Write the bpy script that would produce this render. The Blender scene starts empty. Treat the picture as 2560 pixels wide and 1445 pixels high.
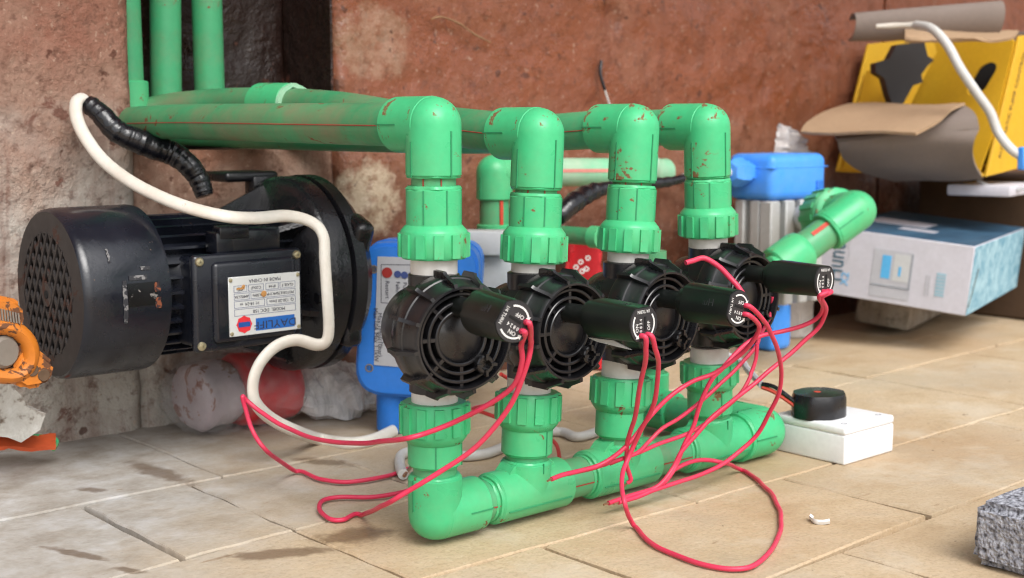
import bpy, bmesh, math, random
from mathutils import Vector, Matrix, noise
R = math.radians
random.seed(7)
SC = bpy.context.scene
COL = SC.collection

# ------------------------------------------------------------------ camera
HC = 0.311                      # camera height
YAW = R(41.4); PITCH = R(7.28)
FPX = 3250.0                    # focal length in photo pixels (2560 wide)
cam = bpy.data.cameras.new('camera'); camo = bpy.data.objects.new('camera', cam)
COL.objects.link(camo); SC.camera = camo
cam.sensor_width = 36; cam.lens = 36*FPX/2560
cam.clip_start = 0.02; cam.clip_end = 500
camo.location = (0, 0, HC); camo.rotation_euler = (R(90)-PITCH, 0, -YAW)
cam.dof.use_dof = True; cam.dof.focus_distance = 1.0; cam.dof.aperture_fstop = 8.5

# ------------------------------------------------------------------ world, sun, exposure
SUN_EL = R(48); SUN_AZ = R(196)          # azimuth: direction the light comes from, measured from +Y clockwise
W = bpy.data.worlds.new('World'); SC.world = W; W.use_nodes = True
nt = W.node_tree; bgn = nt.nodes['Background']
sky = nt.nodes.new('ShaderNodeTexSky'); sky.sky_type = 'NISHITA'; sky.sun_disc = False
sky.sun_elevation = SUN_EL; sky.sun_rotation = SUN_AZ
sky.dust_density = 4.0; sky.air_density = 1.0
hs = nt.nodes.new('ShaderNodeHueSaturation'); hs.inputs['Saturation'].default_value = 0.22
nt.links.new(sky.outputs[0], hs.inputs['Color']); nt.links.new(hs.outputs[0], bgn.inputs[0])
bgn.inputs[1].default_value = 0.15
sl = bpy.data.lights.new('sun', 'SUN'); slo = bpy.data.objects.new('sun', sl); COL.objects.link(slo)
sl.energy = 1.1; sl.angle = R(34); sl.color = (1.0, 0.98, 0.955)
sd = Vector((math.sin(SUN_AZ)*math.cos(SUN_EL), math.cos(SUN_AZ)*math.cos(SUN_EL), math.sin(SUN_EL)))
slo.rotation_euler = (-sd).to_track_quat('-Z', 'Y').to_euler(); slo.location = sd*5
SC.view_settings.view_transform = 'Standard'; SC.view_settings.look = 'None'
SC.view_settings.exposure = 0.62; SC.view_settings.gamma = 1.0; SC.view_settings.use_curve_mapping = False
SC.render.engine = 'CYCLES'; SC.cycles.max_bounces = 8; SC.cycles.transparent_max_bounces = 12; SC.cycles.filter_width = 1.15; SC.cycles.use_denoising = True; SC.cycles.denoising_prefilter = 'ACCURATE'; SC.cycles.sample_clamp_indirect = 3.0

# ------------------------------------------------------------------ picture -> place helpers (photo pixels, 2560 x 1445)
CS, CC = math.sin(PITCH), math.cos(PITCH)
FW = Vector((math.sin(YAW), math.cos(YAW), 0)); RT = Vector((math.cos(YAW), -math.sin(YAW), 0)); UP = Vector((0, 0, 1))
CAM = Vector((0, 0, HC))
def ray(px, py):
    a, b = (px-1280)/FPX, (py-722.5)/FPX
    return FW*(CC - b*CS) + RT*a - UP*(CS + b*CC)
def P(px, py, d): return CAM + ray(px, py)*d
def F(px, py, z=0.0):
    r = ray(px, py); return CAM + r*((z-HC)/r.z)
def V(px, py, v, zmin=None):
    r = ray(px, py); p = CAM + r*(v/r.y)
    if zmin is not None and p.z < zmin and r.z < 0: p = F(px, py, zmin)
    return p
def zpx(py, u, v):
    f = FW.x*u + FW.y*v; t = (py-722.5)/FPX
    return HC - f*(t*CC+CS)/(CC-t*CS)

# ------------------------------------------------------------------ mesh builder
class MB:
    def __init__(s): s.v = []; s.f = []
    def add(s, vs, fs):
        o = len(s.v); s.v += [Vector(q) for q in vs]; s.f += [tuple(i+o for i in q) for q in fs]; return s
    def obox(s, c, ax, h):
        c = Vector(c); vs = []
        for i in (-1, 1):
            for j in (-1, 1):
                for k in (-1, 1): vs.append(c + ax[0]*h[0]*i + ax[1]*h[1]*j + ax[2]*h[2]*k)
        return s.add(vs, [(0,1,3,2),(4,6,7,5),(0,4,5,1),(2,3,7,6),(0,2,6,4),(1,5,7,3)])
    def rbox(s, c, size, bev=.002, seg=2, rot=None):
        bm = bmesh.new(); bmesh.ops.create_cube(bm, size=1)
        bmesh.ops.scale(bm, vec=size, verts=bm.verts)
        if bev > 0: bmesh.ops.bevel(bm, geom=bm.edges[:], offset=bev, segments=seg, affect='EDGES', profile=.5)
        m = (rot.to_4x4() if rot else Matrix()); m = Matrix.Translation(Vector(c)) @ m
        bm.verts.index_update()
        s.add([m @ q.co for q in bm.verts], [[q.index for q in f.verts] for f in bm.faces]); bm.free(); return s
    def tube(s, path, r, n=16, cap=True, flat=1.0, ref=None):
        path = [Vector(p) for p in path]; m = len(path)
        rs = r if isinstance(r, (list, tuple)) else [r]*m
        T = []
        for i in range(m):
            a = path[max(i-1, 0)]; b = path[min(i+1, m-1)]; t = (b-a)
            T.append(t.normalized() if t.length > 1e-9 else (T[-1] if T else Vector((0,0,1))))
        x = ref.copy() if ref else (Vector((0,0,1)) if abs(T[0].z) < .9 else Vector((1,0,0)))
        x = (x - T[0]*x.dot(T[0])).normalized(); vs = []; fs = []
        for i in range(m):
            x = (x - T[i]*x.dot(T[i])).normalized(); y = T[i].cross(x)
            for k in range(n):
                a = 2*math.pi*k/n; vs.append(path[i] + (x*math.cos(a)*flat + y*math.sin(a))*rs[i])
        for i in range(m-1):
            for k in range(n):
                k2 = (k+1) % n; fs.append((i*n+k, i*n+k2, (i+1)*n+k2, (i+1)*n+k))
        if cap: fs.append(tuple(range(n-1, -1, -1))); fs.append(tuple((m-1)*n+k for k in range(n)))
        return s.add(vs, fs)
    def lathe(s, prof, o, ax, n=32, wob=0, close=True):
        # prof: (radius, distance along axis)
        o = Vector(o); ax = Vector(ax).normalized()
        x = Vector((0,0,1)) if abs(ax.z) < .9 else Vector((1,0,0))
        x = (x - ax*x.dot(ax)).normalized(); y = ax.cross(x); vs = []; fs = []
        for j, (r, h) in enumerate(prof):
            for k in range(n):
                a = 2*math.pi*k/n; rr = r
                if wob and r > 0: rr = r + wob*noise.noise(Vector((math.cos(a)*3, math.sin(a)*3, h*300+o.x*50)))
                vs.append(o + ax*h + (x*math.cos(a)+y*math.sin(a))*rr)
        for j in range(len(prof)-1):
            for k in range(n):
                k2 = (k+1) % n; fs.append((j*n+k, j*n+k2, (j+1)*n+k2, (j+1)*n+k))
        if close: fs.append(tuple(range(n-1, -1, -1))); fs.append(tuple((len(prof)-1)*n+k for k in range(n)))
        return s.add(vs, fs)
    def cyl(s, a, b, r, n=20, bev=0.0):
        a = Vector(a); b = Vector(b); L = (b-a).length
        pr = [(r, 0), (r, L)] if not bev else [(r-bev, 0), (r, bev), (r, L-bev), (r-bev, L)]
        return s.lathe(pr, a, b-a, n)
    def prism(s, poly, o, ex, ey, ez, t):
        o = Vector(o); n = len(poly)
        vs = [o+ex*p[0]+ey*p[1] for p in poly] + [o+ex*p[0]+ey*p[1]+ez*t for p in poly]
        fs = [tuple(range(n-1, -1, -1)), tuple(range(n, 2*n))]
        for i in range(n): fs.append((i, (i+1) % n, n+(i+1) % n, n+i))
        return s.add(vs, fs)
    def text(s, body, size, o, ex, ey, align='CENTER', t=.0002, sx=1.0):
        vs, fs = text_geo(body, align); o = Vector(o); ez = ex.cross(ey).normalized()
        return s.add([o + ex*(p.x*size*sx) + ey*(p.y*size) + ez*(p.z*t) for p in vs], fs)
    def sheet(s, grid, t=.002):
        # grid of points -> solid sheet
        h = len(grid); w = len(grid[0]); nrm = [[None]*w for _ in range(h)]
        for i in range(h):
            for j in range(w):
                du = grid[i][min(j+1, w-1)]-grid[i][max(j-1, 0)]; dv = grid[min(i+1, h-1)][j]-grid[max(i-1, 0)][j]
                q = du.cross(dv); nrm[i][j] = q.normalized() if q.length > 1e-12 else Vector((0,0,1))
        vs = [grid[i][j]+nrm[i][j]*t*.5 for i in range(h) for j in range(w)]
        vs += [grid[i][j]-nrm[i][j]*t*.5 for i in range(h) for j in range(w)]
        o = h*w; fs = []
        for i in range(h-1):
            for j in range(w-1):
                a, b, c, d = i*w+j, i*w+j+1, (i+1)*w+j+1, (i+1)*w+j
                fs.append((a, b, c, d)); fs.append((o+d, o+c, o+b, o+a))
        edge = [(0, j) for j in range(w)] + [(i, w-1) for i in range(1, h)] + [(h-1, j) for j in range(w-2, -1, -1)] + [(i, 0) for i in range(h-2, 0, -1)]
        ids = [i*w+j for i, j in edge]
        for k in range(len(ids)):
            a, b = ids[k], ids[(k+1) % len(ids)]; fs.append((b, a, o+a, o+b))
        return s.add(vs, fs)

_tc = {}
def text_geo(body, align):
    k = (body, align)
    if k not in _tc:
        cu = bpy.data.curves.new('t', 'FONT'); cu.body = body; cu.size = 1; cu.align_x = align; cu.align_y = 'CENTER'
        cu.extrude = 1.0; cu.resolution_u = 2
        ob = bpy.data.objects.new('t', cu); me = bpy.data.meshes.new_from_object(ob)
        _tc[k] = ([q.co.copy() for q in me.vertices], [tuple(f.vertices) for f in me.polygons])
        bpy.data.objects.remove(ob); bpy.data.curves.remove(cu); bpy.data.meshes.remove(me)
    return _tc[k]

ORG = {}
def thing(name, label, cat, loc=(0,0,0), group=None):
    o = bpy.data.objects.new(name, None); COL.objects.link(o); o.location = loc; o.empty_display_size = .02
    o['label'] = label; o['category'] = cat
    if group: o['group'] = group
    ORG[o.name] = Vector(loc); return o
def part(mb, name, mat, parent=None, origin=None, smooth=38, label=None, bev=0):
    po = ORG[parent.name] if parent else Vector((0,0,0))
    og = Vector(origin) if origin is not None else po
    me = bpy.data.meshes.new(name); me.from_pydata([p-og for p in mb.v], [], mb.f)
    bm = bmesh.new(); bm.from_mesh(me); bmesh.ops.recalc_face_normals(bm, faces=bm.faces)
    if bev:
        bmesh.ops.bevel(bm, geom=[e for e in bm.edges if len(e.link_faces) == 2 and e.calc_face_angle(0) > .6], offset=bev, segments=3, affect='EDGES')
    bm.to_mesh(me); bm.free()
    if smooth:
        me.polygons.foreach_set('use_smooth', [True]*len(me.polygons)); me.set_sharp_from_angle(angle=R(smooth))
    me.materials.append(mat); me.update()
    o = bpy.data.objects.new(name, me); COL.objects.link(o)
    if parent: o.parent = parent
    o.location = og - po
    ORG[o.name] = og
    if label: o['label'] = label
    return o
def single(mb, name, mat, label, cat, origin, group=None, smooth=38, kind=None):
    o = part(mb, name, mat, None, origin, smooth); o['label'] = label; o['category'] = cat
    if group: o['group'] = group
    if kind: o['kind'] = kind
    return o
def copy_tree(o, parent=None):
    c = o.copy(); COL.objects.link(c); c.parent = parent; ORG[c.name] = ORG[o.name].copy()
    for ch in list(o.children): copy_tree(ch, c)
    return c
def smoothpath(pts, sub=6):
    pts = [Vector(p) for p in pts]; out = []
    for i in range(len(pts)-1):
        p0 = pts[max(i-1, 0)]; p1 = pts[i]; p2 = pts[i+1]; p3 = pts[min(i+2, len(pts)-1)]
        for k in range(sub):
            t = k/sub; t2 = t*t; t3 = t2*t
            out.append(.5*((2*p1) + (p2-p0)*t + (2*p0-5*p1+4*p2-p3)*t2 + (3*p1-p0-3*p2+p3)*t3))
    out.append(pts[-1]); return out

# ------------------------------------------------------------------ materials
def lin(r, g, b):
    f = lambda c: (c/255/12.92 if c/255 <= .04045 else ((c/255+.055)/1.055)**2.4)
    return (f(r), f(g), f(b), 1)
class NT:
    def __init__(s, name):
        s.m = bpy.data.materials.new(name); s.m.use_nodes = True; s.t = s.m.node_tree
        s.b = s.t.nodes['Principled BSDF']; s.tc = s.n('ShaderNodeTexCoord')
    def n(s, t, **kw):
        x = s.t.nodes.new(t)
        for k, v in kw.items(): setattr(x, k, v)
        return x
    def l(s, a, b): s.t.links.new(a, b)
    def noise(s, scale, detail=6, rough=.6, vec=None, dist=0):
        x = s.n('ShaderNodeTexNoise'); x.inputs['Scale'].default_value = scale; detail = max(0.0, min(detail, math.log2(700/scale)))
        x.inputs['Detail'].default_value = detail
        x.inputs['Roughness'].default_value = rough; x.inputs['Distortion'].default_value = dist
        s.l(vec or s.tc.outputs['Object'], x.inputs['Vector']); return x.outputs['Fac']
    def ramp(s, fac, stops, interp='LINEAR'):
        x = s.n('ShaderNodeValToRGB'); x.color_ramp.interpolation = interp
        e = x.color_ramp.elements
        while len(e) > 1: e.remove(e[-1])
        e[0].position, e[0].color = stops[0][0], (stops[0][1] if not isinstance(stops[0][1], (int, float)) else (stops[0][1],)*3+(1,))
        for p, c in stops[1:]:
            q = e.new(p); q.color = c if not isinstance(c, (int, float)) else (c, c, c, 1)
        s.l(fac, x.inputs[0]); return x.outputs[0]
    def mix(s, fac, a, b, bt='MIX'):
        x = s.n('ShaderNodeMix', data_type='RGBA', blend_type=bt)
        for sock, val in ((x.inputs[0], fac), (x.inputs[6], a), (x.inputs[7], b)):
            if hasattr(val, 'is_linked'): s.l(val, sock)
            else: sock.default_value = val
        return x.outputs[2]
    def math(s, op, a, b=0.0):
        x = s.n('ShaderNodeMath', operation=op)
        for sock, val in ((x.inputs[0], a), (x.inputs[1], b)):
            if hasattr(val, 'is_linked'): s.l(val, sock)
            else: sock.default_value = val
        return x.outputs[0]
    def bump(s, h, strength, dist=.001, prev=None):
        x = s.n('ShaderNodeBump'); x.inputs['Strength'].default_value = strength; x.inputs['Distance'].default_value = dist
        s.l(h, x.inputs['Height'])
        if prev: s.l(prev, x.inputs['Normal'])
        return x.outputs[0]
    def mapping(s, scale=(1,1,1), rot=(0,0,0)):
        x = s.n('ShaderNodeMapping'); x.inputs['Scale'].default_value = scale; x.inputs['Rotation'].default_value = rot
        s.l(s.tc.outputs['Object'], x.inputs['Vector']); return x.outputs[0]
    def set(s, **kw):
        names = dict(col='Base Color', rough='Roughness', metal='Metallic', nrm='Normal', spec='Specular IOR Level', sss='Subsurface Weight', coat='Coat Weight', alpha='Alpha', trans='Transmission Weight')
        for k, v in kw.items():
            i = s.b.inputs[names[k]]
            if hasattr(v, 'is_linked'): s.l(v, i)
            else: i.default_value = v
        return s.m
def sc(c, k): return (c[0]*k, c[1]*k, c[2]*k, 1)

def plastic(name, c, rough=.42, var=.12, dirt=None, thr=.62, dscale=22, bump=.05, spec=.4, dust=None, dustamt=.3):
    q = NT(name)
    base = q.ramp(q.noise(9, 5), [(.3, sc(c, 1-var)), (.7, sc(c, 1+var*.6))])
    fine = q.noise(160, 4)
    base = q.mix(.18, base, q.ramp(fine, [(.3, sc(c, .75)), (.7, sc(c, 1.15))]))
    rr = q.ramp(q.noise(30, 5), [(.3, max(rough-.1, .02)), (.7, min(rough+.14, 1))])
    if dust:
        f = q.ramp(q.noise(14, 7, .7), [(.42, 0.0), (.75, dustamt)]); base = q.mix(f, base, dust)
    if dirt:
        a = q.ramp(q.noise(dscale, 8, .72, dist=.4), [(thr, 0.0), (thr+.035, .9)])
        base = q.mix(a, base, dirt); rr = q.mix(a, rr, (.85, .85, .85, 1))
    nr = q.bump(q.noise(260, 3), bump, .0006)
    return q.set(col=base, rough=rr, nrm=nr, spec=spec)

MUD = lin(122, 68, 44); DUST = lin(150, 128, 100)
GREEN = (.058, .475, .200, 1)
m_green = plastic('green_ppr', GREEN, .34, .10, MUD, .635, 44, dust=DUST, dustamt=.22)
m_green_mud = plastic('green_ppr_muddy', GREEN, .38, .12, MUD, .585, 30, dust=DUST, dustamt=.30)
m_pipe = plastic('green_pipe', (.060, .37, .165, 1), .42, .16, MUD, .64, 40, dust=lin(140, 125, 100), dustamt=.55)
m_pipe_dusty = plastic('green_pipe_dusty', (.048, .28, .12, 1), .5, .2, MUD, .62, 34, dust=lin(132, 116, 92), dustamt=.85)
m_pipe_pale = plastic('pale_green_pipe', (.20, .50, .30, 1), .5, .15, MUD, .72, 24, dust=lin(190, 186, 170), dustamt=.6)
m_seam = plastic('green_seam', (.03, .26, .11, 1), .6, .2)
m_redline = plastic('red_stripe', (.30, .05, .03, 1), .6, .3)
m_redstripe = plastic('red_stripe_bright', (.55, .06, .035, 1), .5, .2)
m_white = plastic('white_thread', (.80, .78, .75, 1), .5, .1, MUD, .68, 40, dust=lin(170, 160, 145), dustamt=.4)
m_black = plastic('black_valve', (.008, .008, .010, 1), .31, .3, lin(80, 64, 48), .72, 44, spec=.7, dust=lin(70, 66, 60), dustamt=.12, bump=.08)
m_blackcap = plastic('black_cap', (.022, .022, .026, 1), .42, .2, spec=.4, dust=lin(90, 85, 80), dustamt=.2)
m_solenoid = plastic('solenoid_shell', (.006, .008, .0075, 1), .34, .3, lin(88, 66, 40), .74, 50, dust=lin(70, 66, 58), dustamt=.10)
m_print = plastic('white_print', (.72, .72, .70, 1), .6, .05)
m_wire = plastic('red_wire', (.66, .035, .095, 1), .38, .12, dust=lin(150, 90, 80), dustamt=.2)
m_wire_o = plastic('orange_red_wire', (.62, .055, .05, 1), .4, .12)
m_cable = plastic('white_cable', (.70, .665, .60, 1), .45, .08, lin(150, 104, 70), .70, 30, dust=lin(170, 140, 112), dustamt=.35)
m_cable2 = plastic('grey_white_cable', (.60, .60, .58, 1), .45, .08, dust=lin(160, 140, 120), dustamt=.3)
m_tape = plastic('black_tape', (.007, .007, .010, 1), .26, .3, spec=.6, bump=.6)
m_copper = NT('copper').set(col=(.45, .25, .16, 1), metal=.8, rough=.4)
m_blue = plastic('blue_shell', (.018, .175, .62, 1), .42, .08, dust=lin(120, 130, 150), dustamt=.14)
m_blue2 = plastic('blue_lid', (.055, .31, .92, 1), .4, .08, lin(110, 96, 80), .74, 26, dust=lin(150, 180, 220), dustamt=.25)
m_panel = plastic('grey_label', (.40, .405, .43, 1), .45, .06)
m_dark = plastic('dark_print', (.03, .03, .05, 1), .5, .1)
m_ledblue = plastic('blue_dot', (.035, .06, .20, 1), .35, .1)
m_ledred = plastic('red_button', (.30, .022, .018, 1), .35, .1)
m_alu = plastic('aluminium_body', (.44, .44, .43, 1), .45, .12, lin(120, 92, 66), .70, 14, dust=lin(150, 140, 130), dustamt=.4)
m_casing = plastic('white_casing', (.55, .56, .57, 1), .5, .06, dust=lin(150, 140, 130), dustamt=.25)
m_motor = plastic('motor_paint', (.0065, .008, .014, 1), .25, .25, lin(125, 96, 74), .70, 60, spec=.6, dust=lin(80, 84, 96), dustamt=.07, bump=.15)
m_cast = plastic('cast_iron_black', (.008, .008, .010, 1), .26, .3, lin(92, 86, 80), .70, 70, spec=.5, bump=.5)
m_fan = plastic('fan_grille', (.030, .026, .026, 1), .5, .25, lin(70, 44, 34), .56, 12)
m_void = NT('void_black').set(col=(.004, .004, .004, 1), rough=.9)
m_plate = NT('nameplate_metal').set(col=(.62, .63, .62, 1), metal=.15, rough=.38)
m_brass = NT('screw_zinc').set(col=(.62, .55, .36, 1), metal=.85, rough=.35)
m_steel = plastic('worn_steel', (.22, .19, .16, 1), .5, .3, bump=.3)
m_orange = plastic('orange_paint', (.60, .185, .02, 1), .45, .2, lin(82, 56, 42), .52, 60, bump=.3, dust=lin(120, 80, 50), dustamt=.4)
m_yellow = plastic('yellow_board', (.64, .37, .018, 1), .55, .08, lin(150, 100, 30), .74, 60)
m_card = plastic('brown_card', (.40, .27, .165, 1), .85, .1, bump=.1)
m_cardg = plastic('grey_card', (.235, .19, .165, 1), .85, .1, bump=.1)
m_carton_w = plastic('carton_white', (.56, .55, .61, 1), .6, .05, dust=lin(150, 140, 140), dustamt=.25)
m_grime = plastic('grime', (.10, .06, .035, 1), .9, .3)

# carton blue print: mottled
def blueprint(name, a, b, scale, stretch=(1,1,1)):
    q = NT(name); mp = q.mapping(stretch)
    c = q.ramp(q.noise(scale, 8, .75, mp), [(.35, a), (.62, b)])
    return q.set(col=c, rough=.5)
m_carton_top = blueprint('carton_blue_top', lin(40, 70, 94), lin(66, 104, 130), 14, (1, 3, 1))
m_carton_side = blueprint('carton_blue_side', lin(84, 146, 172), lin(172, 208, 220), 55)

# wall: mud-stained plaster; shade is painted into the low right face and the niche
def wallmat(name, red, mid, grey, zlo, zhi, wet=.35, patch=.7, na=1.5, spot=None, pit=.6, fleck=.4, rough_k=1.0):
    q = NT(name); sep = q.n('ShaderNodeSeparateXYZ'); q.l(q.tc.outputs['Object'], sep.inputs[0])
    h = q.math('DIVIDE', q.math('SUBTRACT', sep.outputs['Z'], zlo), zhi-zlo)
    h = q.math('ADD', h, q.math('MULTIPLY', q.math('SUBTRACT', q.noise(7, 8, .65), .5), na))
    c = q.ramp(h, [(.05, grey), (.55, mid), (1.0, red)])
    c = q.mix(q.ramp(q.noise(11, 9, .7, dist=1.0), [(.40, 0.0), (.66, patch)]), c, sc(red, .72))
    c = q.mix(q.ramp(q.noise(4.5, 8, .7), [(.50, 0.0), (.62, .55)]), c, mid)
    c = q.mix(q.ramp(q.noise(60, 8, .75), [(.34, pit), (.48, 0.0)]), c, sc(red, .42))
    c = q.mix(q.ramp(q.noise(150, 5, .7), [(.62, 0.0), (.72, fleck)]), c, lin(196, 172, 152))
    mpd = q.mapping((30, 30, 3.5)); dr = q.noise(1.0, 6, .6, mpd, .8)
    c = q.mix(q.ramp(dr, [(.54, 0.0), (.68, .55)]), c, sc(red, .62)); c = q.mix(q.ramp(dr, [(.28, .35), (.40, 0.0)]), c, sc(mid, 1.15))
    for spot, k_s in ([] if not spot else zip(spot, (.70, .22, .18))):
        dx = q.math('DIVIDE', q.math('SUBTRACT', sep.outputs['X'], spot[0]), spot[2]); dz = q.math('DIVIDE', q.math('SUBTRACT', sep.outputs['Z'], spot[1]), spot[3])
        d2 = q.math('ADD', q.math('MULTIPLY', dx, dx), q.math('MULTIPLY', dz, dz))
        d2 = q.math('ADD', d2, q.math('MULTIPLY', q.math('SUBTRACT', q.noise(24, 8, .7), .5), 2.2))
        c = q.mix(q.ramp(d2, [(.45, k_s), (.85, 0.0)]), c, q.ramp(q.noise(70, 6, .7), [(.35, lin(150, 122, 98)), (.55, lin(206, 190, 164))]))
    sp = q.ramp(q.noise(44, 3, .5), [(.66, 0.0), (.69, .8)]); c = q.mix(sp, c, lin(78, 44, 32))
    sp2 = q.ramp(q.noise(17, 6, .62, dist=.5), [(.645, 0.0), (.675, .75)]); c = q.mix(sp2, c, lin(96, 54, 42))
    rg = q.ramp(q.noise(9, 6), [(.35, .24 if wet else .8), (.62, .62 if wet else .85)])
    msk = q.ramp(q.noise(7, 4, .6), [(.38, .12), (.62, 1.0)])
    b1 = q.bump(q.math('MULTIPLY', q.noise(90, 8, .7), msk), .75*rough_k, .006); b2 = q.bump(q.noise(20, 6, .6), .7*rough_k, .012, b1)
    return q.set(col=c, rough=rg, nrm=b2, spec=.5 if wet else .3)
m_wall_r = wallmat('wall_red', lin(134, 76, 50), lin(138, 94, 72), lin(68, 43, 32), .17, .33, .35, .60, fleck=.35, rough_k=.75, spot=[(.862, .225, .05, .055), (.875, .40, .06, .05)])  # lowest colour is dark brown: shade behind the risers painted in
m_wall_l = wallmat('wall_pier', lin(136, 92, 76), lin(152, 124, 108), lin(182, 177, 168), .20, .44, 0, .42, 1.7, pit=.65)
m_niche_shaded = wallmat('wall_niche_shaded', lin(46, 26, 20), lin(36, 24, 20), lin(40, 32, 26), 0, .5, fleck=.04)  # shade inside the niche put into a near-black plaster colour
m_plinth = wallmat('wall_plinth', lin(140, 98, 78), lin(170, 150, 134), lin(184, 180, 172), .02, .30, 0)

def _wet(p, q_, w):
    a, b = F(*p), F(*q_); c = (a+b)/2; d = b-a; return (c.x, c.y, d.length*.62, w, math.atan2(d.y, d.x))
WETS = [_wet((800,1345), (985,1325), .020), _wet((565,1392), (850,1368), .013), _wet((322,1155), (470,1205), .014), _wet((196,1220), (262,1228), .009), _wet((740,1145), (880,1160), .012), _wet((100,1362), (260,1395), .006), _wet((280,1415), (370,1430), .006)]
def slabmat():
    q = NT('sandstone'); geo = q.n('ShaderNodeNewGeometry'); oi = q.n('ShaderNodeObjectInfo')
    pos = geo.outputs['Position']
    mp = q.n('ShaderNodeMapping'); mp.inputs['Scale'].default_value = (2.4, 3.0, 1); mp.inputs['Rotation'].default_value = (0, 0, R(-18)); q.l(pos, mp.inputs[0])
    streak = q.noise(5, 7, .66, mp.outputs[0], .3)
    c = q.ramp(streak, [(.26, lin(160, 136, 106)), (.42, lin(184, 162, 131)), (.55, lin(194, 174, 146)), (.70, lin(180, 164, 142)), (.85, lin(204, 188, 164))])
    tint = q.ramp(oi.outputs['Random'], [(0, lin(186, 160, 126)), (.5, lin(198, 178, 148)), (1, lin(180, 166, 144))])
    c = q.mix(.30, c, tint)
    c = q.mix(q.ramp(q.noise(320, 4, .75, pos), [(.36, .26), (.50, 0.0)]), c, lin(140, 120, 94))
    c = q.mix(q.ramp(q.noise(260, 4, .75, pos), [(.60, 0.0), (.72, .22)]), c, lin(220, 206, 184))
    c = q.mix(q.ramp(q.noise(2.1, 6, .6, pos), [(.44, 0.0), (.62, .55)]), c, lin(168, 138, 104)); c = q.mix(q.ramp(q.noise(9, 5, .62, pos), [(.54, 0.0), (.66, .40)]), c, lin(206, 196, 178))
    c = q.mix(q.ramp(q.noise(3.3, 8, .65, pos), [(.5, 0.0), (.66, .5)]), c, lin(168, 158, 140))
    c = q.mix(q.ramp(q.noise(60, 3, .5, pos), [(.735, 0.0), (.75, .7)]), c, lin(98, 80, 60))
    # cement residue near the pier, left end of the floor
    sep = q.n('ShaderNodeSeparateXYZ'); q.l(pos, sep.inputs[0])
    g = q.math('ADD', q.math('MULTIPLY', sep.outputs['X'], -2.6), q.math('MULTIPLY', sep.outputs['Y'], 2.5))
    g = q.math('ADD', g, q.math('MULTIPLY', q.math('SUBTRACT', q.noise(5, 7, .65, pos), .5), 1.6))
    gf = q.ramp(q.math('DIVIDE', g, 3.0), [(.17, 0.0), (.46, .88)])
    grey = q.ramp(q.noise(26, 8, .7, pos), [(.3, lin(138, 132, 124)), (.5, lin(164, 161, 156)), (.72, lin(186, 187, 188))])
    c = q.mix(gf, c, grey)
    # thin brown wet veins running with the bedding
    mp2 = q.n('ShaderNodeMapping'); mp2.inputs['Scale'].default_value = (3.6, 15, 1); mp2.inputs['Rotation'].default_value = (0, 0, R(-22)); q.l(pos, mp2.inputs[0])
    vein = q.ramp(q.noise(4, 7, .62, mp2.outputs[0], .8), [(.665, 0.0), (.70, .55)])
    c = q.mix(vein, c, lin(132, 104, 74))
    wet = None
    for (cu, cv, ru, rv, rot) in WETS:
        w1 = q.n('ShaderNodeMapping', vector_type='TEXTURE'); w1.inputs['Location'].default_value = (cu, cv, 0); w1.inputs['Rotation'].default_value = (0, 0, rot); w1.inputs['Scale'].default_value = (ru, rv, 1); q.l(pos, w1.inputs[0])
        ln = q.n('ShaderNodeVectorMath', operation='LENGTH'); sp_ = q.n('ShaderNodeVectorMath', operation='MULTIPLY'); sp_.inputs[1].default_value = (1, 1, 0); q.l(w1.outputs[0], sp_.inputs[0]); q.l(sp_.outputs[0], ln.inputs[0])
        dd = q.math('ADD', ln.outputs['Value'], q.math('MULTIPLY', q.math('SUBTRACT', q.noise(55, 8, .7, pos), .5), 1.5))
        f_ = q.ramp(dd, [(.55, .85), (1.0, 0.0)]); wet = f_ if wet is None else q.math('MAXIMUM', wet, f_)
    c = q.mix(wet, c, q.mix(.75, c, lin(92, 68, 42)))
    vein = q.math('MAXIMUM', vein, wet)
    rg = q.mix(vein, q.ramp(q.noise(20, 5, .6, pos), [(.3, .62), (.7, .9)]), (.35, .35, .35, 1))
    b1 = q.bump(q.noise(150, 2, .6, pos), .35, .0016); b2 = q.bump(q.noise(13, 4, .55, pos), .55, .006, b1)
    return q.set(col=c, rough=rg, nrm=b2, spec=.3)
m_slab = slabmat()
q = NT('mortar'); m_mortar = q.set(col=q.ramp(q.noise(9, 8, .7), [(.34, lin(60, 46, 34)), (.46, lin(120, 100, 78)), (.6, lin(196, 184, 166))]), rough=.9, nrm=q.bump(q.noise(200, 6), .6, .002))
q = NT('ground_paving'); m_ground = q.set(col=q.ramp(q.noise(3, 8), [(.3, lin(150, 126, 94)), (.7, lin(190, 168, 132))]), rough=.9)
q = NT('wet_stain'); _t = q.n('ShaderNodeBsdfTransparent'); _m = q.n('ShaderNodeMixShader'); q.set(col=lin(96, 70, 40), rough=.15)
q.l(q.ramp(q.noise(60, 6, .7), [(.3, .35), (.65, .85)]), _m.inputs[0]); q.l(_t.outputs[0], _m.inputs[1]); q.l(q.b.outputs[0], _m.inputs[2])
q.l(_m.outputs[0], q.t.nodes['Material Output'].inputs[0]); m_wet = q.m
def film(name, col, lo, hi, scale=30):
    q = NT(name); t = q.n('ShaderNodeBsdfTransparent'); m = q.n('ShaderNodeMixShader')
    q.set(col=col, rough=.18, spec=.6, nrm=q.bump(q.noise(70, 6, .6, dist=1.2), .8, .004))
    q.l(q.ramp(q.noise(scale, 6, .65, dist=1.5), [(.3, lo), (.7, hi)]), m.inputs[0]); q.l(t.outputs[0], m.inputs[1]); q.l(q.b.outputs[0], m.inputs[2])
    q.l(m.outputs[0], q.t.nodes['Material Output'].inputs[0]); return q.m
m_film = film('clear_film', (.75, .74, .75, 1), .05, .26)
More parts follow.
